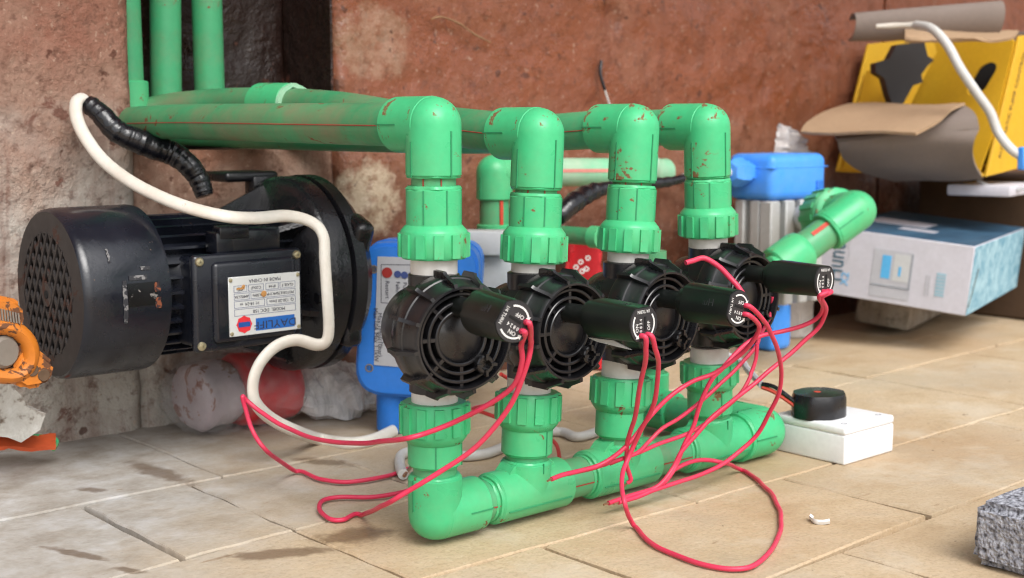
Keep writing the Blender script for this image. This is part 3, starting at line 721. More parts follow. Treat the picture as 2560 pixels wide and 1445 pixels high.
# terminal box facing the camera side
tb0, tb1, tz0, tz1, tv = .531, .641, .1115, .1975, 1.018
m = MB(); m.rbox(((tb0+tb1)/2, (tv+1.06)/2+.004, (tz0+tz1)/2), (tb1-tb0-.006, 1.06-tv, tz1-tz0-.006), .006, 3)
tbx = part(m, 'terminal_box', m_motor, pump)
m = MB(); m.rbox(((tb0+tb1)/2, tv+.005, (tz0+tz1)/2), (tb1-tb0, .009, tz1-tz0), .004, 3); m.rbox(((tb0+tb1)/2+.004, tv+.001, (tz0+tz1)/2), (tb1-tb0-.026, .010, tz1-tz0-.014), .0045, 3)
part(m, 'box_lid', m_motor, tbx)
m = MB(); m.rbox((.598, 1.035, .207), (.05, .02, .022), .003, 2); m.rbox((.566, 1.035, .206), (.018, .022, .020), .003, 2); m.rbox((.575, 1.030, .215), (.03, .014, .012), .002, 2)
part(m, 'cable_entry', m_motor, tbx)
for (u, z) in ((tb0+.006, tz1-.006), (tb0+.006, tz0+.006), (tb1-.006, tz1-.006)):
    m = MB(); m.lathe([(.0040, 0), (.0040, .0012), (.0030, .0026), (.0008, .0030)], (u, tv+.0008, z), -Y, 16)
    m.obox(Vector((u, tv-.0018, z)), (X, Y, Z), (.0026, .0005, .0005)); m.obox(Vector((u, tv-.0018, z)), (X, Y, Z), (.0005, .0005, .0026)); part(m, 'screw', m_brass, tbx)
# nameplate (mounted upside down)
pu0, pu1, pz0, pz1 = .5615, .6345, .1235, .1765; pv = tv-.0042
npl = part(MB().rbox(((pu0+pu1)/2, pv-.0003, (pz0+pz1)/2), (pu1-pu0, .0012, pz1-pz0), .0004, 1), 'nameplate', m_plate, pump)
pc = Vector(((pu0+pu1)/2, pv-.0010, (pz0+pz1)/2)); EX, EY = -X, -Z        # text frame, upside down: 0..1 from its own left/top
def NP(x, y): return pc + EX*(x-.5)*(pu1-pu0) + EY*(.5-y)*(pz1-pz0)
blue_l, line_c, dark_t, red_t = MB(), MB(), MB(), MB()
wq, hq = pu1-pu0, pz1-pz0
def prect(m, x0, y0, x1, y1, t=.00015):
    c = NP((x0+x1)/2, (y0+y1)/2); m.obox(c, (X, Y, Z), ((x1-x0)/2*wq, t, (y1-y0)/2*hq))
def pframe(x0, y0, x1, y1, w=.0035):
    prect(line_c, x0, y0, x1, y0+w*1.3); prect(line_c, x0, y1-w*1.3, x1, y1); prect(line_c, x0, y0, x0+w, y1); prect(line_c, x1-w, y0, x1, y1)
prect(blue_l, .09, .06, .64, .27)
for b in ((.07,.34,.93,.455), (.07,.475,.48,.59), (.51,.475,.93,.59), (.07,.61,.70,.72), (.72,.61,.93,.72), (.07,.74,.29,.85), (.31,.74,.49,.85), (.52,.74,.73,.85), (.75,.74,.93,.85)): pframe(*b)
def pt(s, size, x, y, m=dark_t, sx=1.0): m.text(s, size, NP(x, y)-Y*.00016, EX, EY, t=.00008, sx=sx)
pt('DAYLIFF', .0098, .365, .155, sx=1.22)
pt('MODEL  DDC 150', .0042, .45, .397); pt('Q: 120-20 l/min', .0040, .27, .532); pt('H: 18-24  m', .0040, .72, .532)
pt('MOTOR:0.75kW,1HP,240V,50Hz', .0036, .385, .665, sx=.86); pt('AMPS:5.3A', .0036, .825, .665, sx=.86)
pt('CLASS: F', .0036, .18, .795, sx=.9); pt('IP:44', .0036, .40, .795); pt('C:20uF', .0036, .625, .795); pt('CE', .0046, .84, .795); pt('MADE IN CHINA', .0044, .5, .915)
stp = []
for k in range(24):
    a = 2*math.pi*k/24; r = .0072 if k % 3 else .0080; stp.append((r*math.cos(a), r*math.sin(a)))
red_t.prism(stp, NP(.80, .19)-Y*.0000, X, Z, -Y, .0002)
part(blue_l, 'brand_panel', plastic('plate_blue', (.02, .12, .42, 1), .4), npl, None, 0); part(line_c, 'ruled_frame', m_ledblue, npl, None, 0)
part(red_t, 'emblem', m_redpack, npl, None, 0); part(dark_t, 'lettering', m_dark, npl, None, 0)
m = MB(); m.obox(NP(.80, .19)-Y*.0003, (X, Y, Z), (.0058, .0001, .0022)); part(m, 'emblem_band', plastic('emblem_blue', (.02, .08, .30, 1), .4), npl, None, 0)
rr = MB()
for (x, y) in ((.03,.05),(.97,.05),(.03,.95),(.97,.95)): rr.lathe([(.0019, 0), (.0016, .0007), (.0004, .0010)], NP(x, y), -Y, 12)
part(rr, 'rivet', m_brass, npl)
ms = MB(); ms.lathe([(.0030, 0), (.0026, .0002)], NP(.52, .675)-Y*.0002, -Y, 9); ms.lathe([(.0018, 0), (.0014, .0002)], NP(.80, .83)-Y*.0002, -Y, 7); ms.obox(NP(.84, .80)-Y*.0003, (X, Y, Z), (.004, .0001, .0008)); part(ms, 'rust_spot', plastic('rust', (.5, .25, .08, 1), .7, .4), npl)
# pump end: adaptor cone, flange, casing
m = MB(); m.lathe([(.052, .205), (.060, .212), (.088, .222), (.094, .228), (.0955, .232), (.0955, .250), (.092, .2515)], PA, X, 64)
ad = part(m, 'adaptor_flange', m_cast, pump)
m = MB(); m.lathe([(.090, .2505), (.0905, .2550)], PA, X, 64); part(m, 'gasket', m_void, pump)
m = MB(); m.lathe([(.0925, .2540), (.0965, .2555), (.0965, .268), (.0930, .270), (.086, .280), (.070, .290), (.040, .294)], PA, X, 64)
m.lathe([(.022, 0), (.022, .02), (.026, .021), (.026, .03)], PA+X*.285, X, 28)
m.rbox((.706, 1.030, .196), (.022, .034, .056), .008, 3, Matrix.Rotation(R(24), 3, 'X')); m.rbox((.698, 1.030, .115), (.020, .026, .034), .007, 3)
part(m, 'pump_casing', m_cast, pump)
for k, a in enumerate((R(200), R(250), R(140), R(80), R(20), R(310))):
    d = Y*math.cos(a)+Z*math.sin(a); t = X.cross(d)
    m = MB(); m.prism([(.054, .140), (.054, .230), (.090, .230), (.086, .218)], PA-t*.003, d, X, t, .006); part(m, 'stiffening_rib', m_cast, pump)
for k in range(6):
    a = R(10+60*k); d = Y*math.cos(a)+Z*math.sin(a); m = MB(); m.lathe([(.0055, 0), (.0055, .005)], PA+X*.224+d*.084, -X, 6); part(m, 'flange_bolt', m_cast, pump)
m = MB(); m.rbox((.664, 1.170, .258), (.060, .055, .010), .004, 3); m.rbox((.676, 1.15, .244), (.026, .02, .03), .004, 2); part(m, 'mounting_foot', m_cast, pump)
# plastic-wrapped red pack under the pump
pk = thing('wrapped_pack', 'red pack wrapped in crumpled clear plastic film under the pump', 'pack', (.68, 1.17, 0))
def pillow(c, L, w, h, ax, seed, amp, nu=34, nv=26, endp=2.6):
    m = MB(); vs = []; fs = []; side = Z.cross(ax)
    for i in range(nu+1):
        s = -1+2*i/nu; k = max(.06, (1-abs(s)**endp))**.5
        for j in range(nv):
            a = 2*math.pi*j/nv; p = c + ax*s*L/2 + side*math.cos(a)*w/2*k + Z*math.sin(a)*h/2*k
            nn = noise.noise(p*28+Vector((seed,)*3))*amp + (.6*abs(noise.noise(p*60+Vector((seed+5,)*3)))*amp)
            p = p + (side*math.cos(a)+Z*math.sin(a))*nn + Z*noise.noise(p*12)*amp*.5
            p.z = max(p.z, .001); vs.append(p)
    for i in range(nu):
        for j in range(nv): fs.append((i*nv+j, i*nv+(j+1) % nv, (i+1)*nv+(j+1) % nv, (i+1)*nv+j))
    fs.append(tuple(range(nv))); fs.append(tuple(nu*nv+j for j in range(nv))); return m.add(vs, fs)
c = Vector((.682, 1.172, .038))
part(pillow(c, .072, .086, .074, X, 3, .004, endp=12), 'red_bundle', m_redpack, pk)
part(pillow(c-X*.058, .052, .080, .066, X, 5, .006, endp=8), 'white_bundle', plastic('lilac_paper', (.42, .35, .38, 1), .5, .25, MUD, .54, 22), pk)
part(pillow(c-X*.026, .146, .094, .080, X, 8, .010, 46, 30, 8), 'plastic_film', m_film, pk, None, 12)
m_film3 = film('loose_film', (.80, .79, .80, 1), .30, .85)
part(pillow(Vector((.752, 1.165, .032)), .110, .085, .062, Vector((.98, -.18, 0)).normalized(), 11, .022, 26, 20, 1.8), 'plastic_film', m_film3, pk, None, 0)
part(pillow(Vector((.790, 1.150, .018)), .070, .070, .032, Vector((.9, -.4, 0)).normalized(), 17, .018, 22, 16, 1.5), 'plastic_film', m_film3, pk, None, 0)
# ================================================================== WHITE CABLE WITH TAPED JOINT
cb = thing('power_cable', 'thick white power cable draped over the pump with a black taped joint at its loop', 'cable', V(205, 250, 1.19))
cp = [V(222,262,1.195), V(207,244,1.195), V(191,256,1.19), V(192,295,1.185), V(215,345,1.17), V(262,405,1.14), V(340,462,1.09), V(450,512,1.04), V(560,540,1.008), V(640,545,1.005), V(720,540,1.003), V(780,556,1.0), V(808,590,.995), V(812,650,.99), V(818,740,.985), V(822,815,.985), V(816,852,.985), V(792,862,.988), V(740,850,.995), V(690,866,1.0), V(650,908,1.0), V(632,960,1.0), V(640,1008,1.0), V(680,1048,1.01), V(740,1078,1.02,.005), F(800,1098,.005), F(870,1108,.005), F(930,1100,.005), F(985,1076,.005)]
part(MB().tube(smoothpath(cp, 7), .0060, 16, True, .70), 'cable', m_cable, cb)
tp = smoothpath([V(218,258,1.195), V(250,283,1.185), V(290,326,1.175), V(335,348,1.17), V(385,368,1.165), V(432,384,1.16), V(470,412,1.15), V(497,448,1.145), V(512,490,1.14)], 18)
part(MB().tube(tp, [.0084+.0032*math.sin(math.pi*i/len(tp))+.0010*noise.noise(Vector((i*.2, 2, 0)))+.0005*((i*.13+noise.noise(Vector((i*.1, 9, 0)))) % 1) for i in range(len(tp))], 14), 'tape_wrap', m_tape, cb)
cb2 = thing('floor_cable', 'white cable snaking over the stone floor behind the manifold risers', 'cable', F(1200, 1130))
p2 = [F(1008,1186,.006), F(1000,1165,.005), F(1004,1138,.005), F(1040,1128,.005), F(1100,1134,.005), F(1160,1140,.005), F(1215,1134,.005), F(1280,1110,.005), F(1350,1082,.005), F(1405,1080,.005), F(1440,1092,.005), F(1480,1084,.005), F(1530,1062,.005), F(1600,1030,.005), F(1640,1004,.005)]
part(MB().tube(smoothpath(p2, 7), .0048, 12), 'cable', m_cable2, cb2)
part(MB().tube([F(1010,1190,.006), F(1020,1176,.008), F(1026,1168,.009)], .0016, 6), 'bare_copper', m_copper, cb2)

# ================================================================== BLUE CONTROLLER (front shell, label, grey rear body)
def frame(center, normal):
    n = normal.normalized(); ex = Z.cross(n).normalized()*1; ez = n.cross(ex)*1
    return ex, ez, n
c0 = P(1043, 800, 1.285)
n = (CAM-c0); n.z = 0; n = Matrix.Rotation(R(-8), 3, 'Z') @ n.normalized(); ex = Z.cross(n).normalized(); ez = Z
ctl = thing('pump_controller', 'dark blue pump controller with grey label panel and red button', 'controller', (c0.x, c0.y, 0))
def cpt(px, py, out=0.0):
    r = ray(px, py); p = CAM + r*((c0-CAM).dot(n)/r.dot(n)); return p + n*out
def rpoly(pts, rad, k=6):
    out = []; N = len(pts)
    for i in range(N):
        p0, p1, p2 = Vector(pts[i-1]), Vector(pts[i]), Vector(pts[(i+1) % N]); a = (p0-p1).normalized(); b = (p2-p1).normalized()
        r_ = rad[i] if isinstance(rad, (list, tuple)) else rad; s = p1+a*r_; e_ = p1+b*r_
        for j in range(k+1):
            t = j/k; out.append(s*(1-t)**2 + p1*2*t*(1-t) + e_*t*t)
    return out
def loc(px, py): q_ = cpt(px, py)-c0; return Vector((q_.dot(ex), q_.dot(ez)))
sh = rpoly([loc(908,606), loc(1200,612), loc(1180,1004), loc(886,984)], [.022,.024,.024,.030])
m = MB(); m.prism([tuple(p) for p in sh], c0, ex, ez, n, -.030)
shell = part(m, 'front_shell', m_blue, ctl)
cen = Vector((sum(p.x for p in sh)/len(sh), sum(p.y for p in sh)/len(sh)))
m = MB(); m.prism([tuple(cen+(p-cen)*.955) for p in sh], c0, ex, ez, n, .004); part(m, 'raised_face', m_blue, shell)
m = MB(); m.prism([tuple(cen+(p-cen)*1.012) for p in sh], c0-n*.032, ex, ez, n, .004); m.prism([tuple(cen+(p-cen)*1.0) for p in sh], c0-n*.062, ex, ez, n, .030); part(m, 'rear_shell', m_blue, ctl)
fo = .0042
lab = [loc(946,640), loc(1130,645), loc(1120,925), loc(937,910)]
m = MB(); m.prism([tuple(p) for p in lab], c0+n*fo, ex, ez, n, .0008); lb = part(m, 'label_panel', m_panel, ctl)
dk = MB(); fl_ = fo+.0009
def cdot(m, px, py, r): q_ = loc(px, py); m.lathe([(r, 0), (r, .0006)], c0+ex*q_.x+ez*q_.y+n*fl_, n, 20)
m = MB(); cdot(m, 970, 680, .0052); part(m, 'red_button', m_ledred, ctl)
m = MB(); [cdot(m, x, y, .0035) for x, y in ((996, 684), (1013, 686), (1030, 688))]; part(m, 'indicator_light', m_ledblue, ctl)
def ctext(s, size, px, py):
    q_ = loc(px, py); dk.text(s, size, c0+ex*q_.x+ez*q_.y+n*(fl_+.0001), -ez, ex, 'LEFT', t=.0001)
ctext('Restart', .0060, 970, 700); ctext('Failure', .0056, 996, 702); ctext('Pump on', .0056, 1014, 704)
ctext('Max 60\u00b0C', .0062, 960, 800); ctext('Max 1Mpa(10bar)', .0062, 951, 780); ctext('Max 10A Max 1.1kW', .0062, 941, 768)
a_, b_ = loc(955,660), loc(955,755); c_, d_ = loc(1120,662), loc(1115,765)
for s, e_ in ((a_, b_), (b_, d_), (a_, c_)):
    mid = (s+e_)/2; dd = (e_-s); dk.obox(c0+ex*mid.x+ez*mid.y+n*fl_, ((ex*dd.x+ez*dd.y).normalized(), n, (ex*-dd.y+ez*dd.x).normalized()), (dd.length/2, .0001, .0003))
part(dk, 'lettering', m_dark, lb, None, 0)
for (x, y) in ((936, 672), (925, 918)):
    q_ = loc(x, y); m = MB(); o_ = c0+ex*q_.x+ez*q_.y+n*.0040; m.lathe([(.0042, 0), (.0042, .0006), (.0030, .0006), (.0030, -.0004)], o_, n, 16); part(m, 'screw_seat', m_steel, ctl)
m = MB(); q_ = loc(974, 1002); b0 = c0+ex*q_.x-n*.020
m.cyl(Vector((b0.x, b0.y, b0.z+.012)), Vector((b0.x, b0.y, .0005)), .0165, 20, .003); part(m, 'water_port', m_blue, ctl)
# rear body, light grey
rb = P(1232, 660, 1.40)
m = MB(); m.rbox(rb+Vector((0, 0, -.008)), (.072, .085, .085), .006, 2, Matrix.Rotation(math.atan2(n.y, n.x)+R(90), 3, 'Z')); rbo = part(m, 'rear_body', m_casing, ctl)
nb = (CAM-rb); nb.z = 0; nb.normalize(); eb = Z.cross(nb)
m = MB(); m.rbox(P(1210, 606, 1.352), (.046, .022, .026), .003, 2, Matrix.Rotation(math.atan2(n.y, n.x)+R(90), 3, 'Z')); part(m, 'rear_cap', m_casing, ctl)
m = MB(); m.rbox(rb+nb*.043+Vector((.004, 0, -.012)), (.075, .002, .0022), .0005, 1, Matrix.Rotation(math.atan2(n.y, n.x)+R(90), 3, 'Z')); part(m, 'joint_line', m_dark, rbo)
m = MB(); nut_profile(m, P(1272, 745, 1.33), Vector((.75, -.661, 0)), .03, .026); part(m, 'outlet_nut', m_green, ctl)

# overhead pipe behind: drops into the controller, runs along the wall
op = thing('cross_pipe', 'pale green pipe with pink stripe behind the risers, its elbow dropping behind the controller', 'pipe', P(1235, 430, 1.46))
E0 = P(1236, 432, 1.46); k_ = 1.46*1/FPX
elbow(op, E0, -Z, X, .030, .034, .0205)
part(MB().cyl(E0-Z*.02, Vector((E0.x, E0.y, rb.z+.02)), .0168, 24), 'drop_pipe', m_pipe, op)
m = MB(); m.obox(E0+Vector((-.004, -.0166, -.045)), (X, Y, Z), (.0022, .0008, .026)); part(m, 'stripe', m_redstripe, op)
m = MB(); m.lathe([(.0185, 0), (.0200, .001), (.0200, .02)], Vector((E0.x, E0.y, zpx(560, E0.x, E0.y))), -Z, 28); part(m, 'socket', m_green, op)
E1 = Vector((1.24, E0.y, E0.z-.006))
part(MB().cyl(E0+X*.02, E1, .0168, 24), 'pipe', m_pipe_pale, op)
m = MB(); m.obox((E0+E1)/2+Vector((0, -.0163, .0025)), ((E1-E0).normalized(), Y, Z), ((E1-E0).length/2-.03, .0010, .0020)); part(m, 'stripe', plastic('pink_stripe', (.62, .24, .20, 1), .5), op)
m = MB(); m.lathe([(.0185, 0), (.0200, .001), (.0200, .05), (.0185, .051)], E0+X*.205, X, 28); part(m, 'coupling', m_pipe_pale, op)
# small green pipe end
sp_ = thing('pipe_offcut', 'short dark green pipe offcut with muddy open end behind the risers', 'pipe', P(1470, 592, 1.42))
a_, b_ = P(1425, 588, 1.43), P(1478, 592, 1.41); part(MB().cyl(b_-(b_-a_)*3.2, b_, .0098, 20), 'pipe', m_pipe_dusty, sp_)
part(MB().lathe([(.0108, 0), (.0122, .001), (.0122, .014), (.0090, .0145), (.0090, .006), (.001, .006)], b_, b_-a_, 24, 0, False), 'rim', m_green_mud, sp_)
# red printed bag
rbg = P(1440, 690, 1.66)
rb_ = thing('printed_bag', 'small red plastic bag with white floral print standing behind the valves', 'bag', (rbg.x, rbg.y, 0))
g_ = []
for i in range(15):
    row = []
    for j in range(13):
        px = 1392+ (1496-1392)*j/12 + (6*math.sin(i*.9) if j in (0, 12) else 0); t = i/14
        p = P(px, 580, 1.655); z = p.z*(1-t)+.002*t; row.append(Vector((p.x, p.y-.012*math.sin(j*.9+i*.5)-.018*math.sin(math.pi*j/12)-.02*t, z)))
    g_.append(row)
part(MB().sheet(g_, .003), 'bag', m_redpack, rb_)
m = MB()
for (px, py) in ((1452, 655), (1466, 672), (1440, 668), (1470, 645), (1455, 678)):
    p = P(px, py, 1.615); m.lathe([(.0035, 0), (.0035, .0008), (.0018, .0008), (.0018, .0002)], p, CAM-p, 7, 0, False)
part(m, 'print', m_print, rb_)
# black taped cable to the right controller
bt = thing('taped_cable', 'black taped cable behind the third riser turning white before the cable gland', 'cable', P(1480, 480, 1.5))
tp2 = smoothpath([P(1395,545,1.44), P(1428,512,1.45), P(1470,484,1.48), P(1520,470,1.5), P(1600,462,1.53), P(1668,455,1.56), P(1708,446,1.58)], 14)
part(MB().tube(tp2, [.0092+.0012*noise.noise(Vector((i*.25, 7, 0)))+.0006*((i*.15+noise.noise(Vector((i*.12, 4, 0)))) % 1)+.003*math.sin(math.pi*min(i, 42)/42)-.00005*i for i in range(len(tp2))], 12), 'tape_wrap', m_tape, bt)

# ================================================================== RIGHT CONTROLLER (aluminium body, blue lid)
vc = F(1925, 872)
vfd = thing('inverter_controller', 'pump controller with finned grey aluminium body, bright blue lid and cable gland', 'controller', (vc.x, vc.y, 0))
lu, lv = .122, .078
ztop, zlid, zft = .270, .208, .066
m = MB(); m.rbox((vc.x+.006, vc.y, (ztop+zlid)/2), (lu, lv, ztop-zlid), .012, 4); lid = part(m, 'lid', m_blue2, vfd)
m = MB(); m.rbox((vc.x+.048, vc.y-lv/2-.0005, zlid+.014), (.014, .006, .022), .001, 1); part(m, 'latch_recess', m_blue, lid)
m = MB(); m.rbox((vc.x+.006, vc.y, ztop-.018), (lu+.0012, lv+.0012, .0016), .0005, 1); part(m, 'lid_joint', m_blue2, lid)
m = MB(); m.rbox((vc.x+.004, vc.y+.005, (zlid+zft)/2), (lu-.030, lv-.030, zlid-zft+.004), .002, 1)
body = part(m, 'heat_sink', m_alu, vfd)
for k in range(4):
    x_ = vc.x-.043+k*.0325; m = MB(); m.rbox((x_, vc.y-lv/2+.012, (zlid+zft)/2), (.020, .020, zlid-zft), .002, 1); part(m, 'cooling_fin', m_alu, body)
for k in range(2):
    m = MB(); m.rbox((vc.x-lu/2+.020, vc.y-.008+k*.026, (zlid+zft)/2), (.022, .016, zlid-zft), .002, 1); part(m, 'cooling_fin', m_alu, body)
m = MB(); m.rbox((vc.x, vc.y, zft/2+.002), (.046, .040, zft+.003), .008, 3); part(m, 'water_port', m_blue2, vfd)
gc = V(1852, 427, vc.y-.02); gd = Vector((-.80, -.55, 0)).normalized()
gd = -X; gc = Vector((vc.x-lu/2+.008, vc.y+.002, zpx(430, vc.x-lu/2, vc.y)))
m = MB(); m.lathe([(.015, -.006), (.015, .012), (.0195, .014), (.0195, .030), (.0140, .040), (.0085, .041)], gc, gd, 6); part(m, 'cable_gland', m_blue2, vfd, None, 20)
w0 = gc+gd*.036
part(MB().tube(smoothpath([w0, w0+gd*.03, tp2[-1]+(w0-tp2[-1])*.3, tp2[-1]], 6), .0058, 12), 'cable', m_cable2, bt)
# green loop pipe on the right
lp = thing('loop_pipe', 'green pipe with red stripe and elbow joined to the aluminium controller by a union', 'pipe', P(2100, 560, 1.6))
Ea = P(2138, 528, 1.60); Qa = P(1968, 652, 1.57); da = (Qa-Ea).normalized(); db = (P(2084, 512, 1.70)-Ea); db = (db-da*db.dot(da)).normalized()
RFb, RPb = .0255, .0195
elbow(lp, Ea, da, db, .046, .040, RFb)
part(MB().cyl(Ea+da*.03, Qa, RPb, 28), 'pipe', m_pipe, lp)
nz = (CAM-Ea).normalized(); nz = (nz-da*nz.dot(da)).normalized(); sidev = da.cross(nz); o_ = (nz*.82+Z*.55); o_ = (o_-da*o_.dot(da)).normalized()
m = MB(); m.obox(Ea.lerp(Qa, .44)+o_*RPb, (da, o_, da.cross(o_)), ((Qa-Ea).length*.22, .0007, .0026)); part(m, 'stripe', m_redstripe, lp)
m = MB(); bead(m, Ea+da*.046, da, RFb-.001, .003, .0008); part(m, 'weld_bead', m_green, lp)
m = MB(); m.lathe([(.021, 0), (.0240, .003), (.0262, .010), (.0262, .044), (.024, .046)], Qa-da*.028, da, 32); part(m, 'socket', m_green, lp)
Qb = Qa+da*.034; 
part(MB().tube(smoothpath([Qa+da*.008, Qa+da*.022, Vector((vc.x-.06, vc.y-.060, .108)), Vector((vc.x-.012, vc.y-.02, .108))], 6), .0165, 20), 'bend', m_green, lp)
uc = Ea+db*.036
m = MB(); nut_profile(m, uc, db, .045, .034, 14); m.lathe([(.0330, .001), (.030, -.001), (.02, -.002)], uc, db, 30, 0, False); part(m, 'union_nut', m_green, lp)
uce = uc+db*.03; part(MB().tube([uce, uce+db*.02, Vector((vc.x+lu/2-.01, vc.y, .18))], .018, 16), 'inlet', m_casing, lp)
# crumpled clear bag behind the lid
g_ = []
for i in range(12):
    row = []
    for j in range(10):
        t = i/11; px = (1948-16*t)+(2000+44*t-1948+16*t)*j/9; py = 308+(400-308)*t + 22*(j/9)*(1-t)
        p = P(px, py, 1.86); p += nz*0 + Vector((0, -.012*noise.noise(Vector((i*.5, j*.6, 1))), 0)); row.append(p)
    g_.append(row)
for row in (1, 2, 3, 4): pass
last = g_[-1]; g_ += [[Vector((p.x, p.y-.006*math.sin(j), p.z*(1-k/5)+.001*k/5)) for j, p in enumerate(last)] for k in range(1, 6)]
single(MB().sheet(g_, .0012), 'plastic_sheet', m_film2, 'crumpled cloudy plastic sheet standing behind the blue lid against the wall', 'plastic sheet', (g_[-1][4].x, g_[-1][4].y, 0))

# ================================================================== CARTONS ON THE RIGHT
A = Vector((1.59, .888, .055)); e1 = Vector((-.30, .953, .095)).normalized(); e2 = Vector((.953, .30, 0)).normalized(); e3 = e2.cross(e1).normalized()
pl_ = MB(); pl_.rbox(A+e2*.24+e1*.145-e3*.030, (.20, .085, .058), .005, 2, Matrix((e2, e1, e3)).transposed())
for p in pl_.v: p += Vector((noise.noise(p*25), noise.noise(p*25+X*9), 0))*.008
single(pl_, 'concrete_ledge', wallmat('ledge', lin(150, 132, 112), lin(160, 148, 134), lin(170, 162, 150), 0, .1, 0), 'low rough concrete ledge under the blue and white carton', 'ledge', (1.75, 1.07, 0))
H = .094; L1, L2 = .205, .36
ct = thing('controller_carton', 'white and blue printed carton box lying on a low concrete ledge', 'carton', A+e1*L1/2+e2*L2/2)
m = MB(); m.add([A, A+e1*L1, A+e1*L1+Z*H, A+Z*H], [(0,1,2,3)]); m.v = []; m.f = []
ctr = A+e1*L1/2+e2*L2/2+e3*H/2
m.rbox(ctr, (L2, L1, H), .0012, 1, Matrix((e2, e1, e3)).transposed()); cbx = part(m, 'box', m_carton_w, ct)
def plate(name, mat, o, ax, ay, w, h, nrm, t=.0006, par=None):
    return part(MB().prism([(0,0),(w,0),(w,h),(0,h)], o+nrm*.0002, ax, ay, nrm, t), name, mat, par or ct, None, 0)
plate('top_print', m_carton_top, A+e3*H+e1*.001+e2*.001, e1, e2, L1-.002, L2-.002, e3)
plate('side_print', m_carton_side, A+e2*.001+e3*.001, e2, e3, L2-.002, H-.002, -e1)
wf = -e2   # white face normal; reading left->right = from e1 far end to A
def W_(x, y): return A + e1*(L1*(1-x)) + e3*(H*y)
def wrect(name, mat, x0, y0, x1, y1, t=.0005): return plate(name, mat, W_(x0, y0), -e1, e3, (x1-x0)*L1, (y1-y0)*H, wf, t)
m_pblue = plastic('print_blue', (.10, .42, .75, 1), .5, .06); m_pgrey = plastic('print_grey', (.46, .46, .50, 1), .5, .06); m_pnavy = plastic('print_navy', (.05, .12, .17, 1), .5, .06); m_pline = plastic('print_line', (.30, .32, .36, 1), .5)
m = MB(); m.text('Hunter', .036, W_(.110, .20)+wf*.0006, e3, e1, 'LEFT', t=.0003, sx=.72); part(m, 'brand_lettering', m_pnavy, ct, None, 0)
wrect('print_panel', m_pgrey, .36, .24, .62, .78); wrect('print_window', m_pblue, .42, .36, .48, .70, .0009); wrect('print_panel', m_casing, .50, .34, .605, .74, .0009); wrect('print_slot', m_pblue, .535, .42, .552, .56, .0012)
wrect('print_panel', m_pgrey, .36, .08, .625, .22); wrect('print_panel', m_pline, .36, .24, .62, .262, .0009); wrect('print_panel', m_pline, .61, .24, .622, .76, .0009)
for k in range(7): wrect('print_line', plastic('print_lightblue%d' % k, (.34, .52, .62, 1), .5), .785, .22+.05*k, .845, .22+.05*k+.035)
m = MB(); m.text('X2', .016, W_(.185, .26)+wf*.0006, e3, e1, t=.0002); part(m, 'lettering', m_pblue, ct, None, 0)
for k in range(4): wrect('print_line', m_pgrey, .178+.012*(k % 2), .48+.11*k, .186+.012*(k % 2), .57+.11*k)
for k in range(2): wrect('print_line', m_pgrey, .72+.02*k, .20, .728+.02*k, .50)
tq = A+e3*H
plate('shipping_label', m_carton_w, tq+e1*.10+e2*.14+e3*.0008, e1, e2, .085, .075, e3); plate('shipping_label', m_carton_w, tq+e1*.075+e2*.085+e3*.0008, e1, e2, .05, .03, e3)
plate('carton_flap_edge', m_grime, A+e3*.012+e2*.002-e1*.0008, (e2*.55+e3*.0+e3*.8).normalized(), (e2*.8-e3*.55).normalized(), .06, .0022, -e1)
# dark crate behind, carrying the yellow box
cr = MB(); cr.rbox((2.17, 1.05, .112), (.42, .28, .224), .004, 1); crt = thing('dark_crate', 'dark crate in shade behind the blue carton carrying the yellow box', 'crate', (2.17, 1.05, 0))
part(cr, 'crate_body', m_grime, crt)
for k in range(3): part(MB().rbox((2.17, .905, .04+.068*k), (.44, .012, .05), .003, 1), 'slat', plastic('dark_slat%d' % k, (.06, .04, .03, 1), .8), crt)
wp = MB(); wp.rbox(P(2496, 474, 1.90)+Vector((.02, .02, 0)), (.14, .09, .016), .003, 2, Matrix.Rotation(R(12), 3, 'Z'))
wpo = thing('white_packet', 'flat white paper packet with a grey loop of cord below the yellow box', 'packet', P(2496, 480, 1.90)); part(wp, 'packet', m_carton_w, wpo)
part(MB().tube(smoothpath([P(2445,452,1.88), P(2480,468,1.87), P(2530,474,1.87), P(2575,470,1.87)], 6), .0025, 8), 'cord', m_panel, wpo)

# yellow box with curled brown flaps
YD = 1.85
yb = thing('yellow_carton', 'open yellow carton box with hand hole and curled torn brown cardboard flaps', 'carton', P(2480, 450, YD))
Cb = P(2462, 442, YD); f3 = P(2545, 90, YD+.02)-Cb; yh = f3.length; f3.normalize()
f1 = Vector((.03, 1, 0)); f1 = (f1-f3*f1.dot(f3)).normalized(); f2 = Vector((.985, .02, .10)).normalized()
yl, yd_ = .255, .34
def yp(a, b, c_): return Cb + f1*a + f2*b + f3*c_
M3 = Matrix((f2, f1, f3)).transposed()
part(MB().rbox(yp(0, yd_/2, yh/2), (yd_, .005, yh), .001, 1, M3), 'side_panel', m_yellow, yb)
part(MB().rbox(yp(yl, yd_/2, yh/2), (yd_, .005, yh), .001, 1, M3), 'side_panel', m_yellow, yb)
part(MB().rbox(yp(yl/2, yd_/2, .002), (yd_, yl-.006, .005), .001, 1, M3), 'bottom_panel', m_yellow, yb)
part(MB().rbox(yp(yl/2, yd_, yh/2), (.005, yl-.006, yh-.006), .001, 1, M3), 'end_panel', m_cardg, yb)
hx, hz, hr, hl = .040, yh*.70, .015, .010
n_ = 32; ov = [(hr*math.cos(2*math.pi*k/n_), (hl if math.sin(2*math.pi*k/n_) > 0 else -hl) + hr*math.sin(2*math.pi*k/n_)) for k in range(n_)]
fm = MB(); vs = []; fs = []; aw = .150
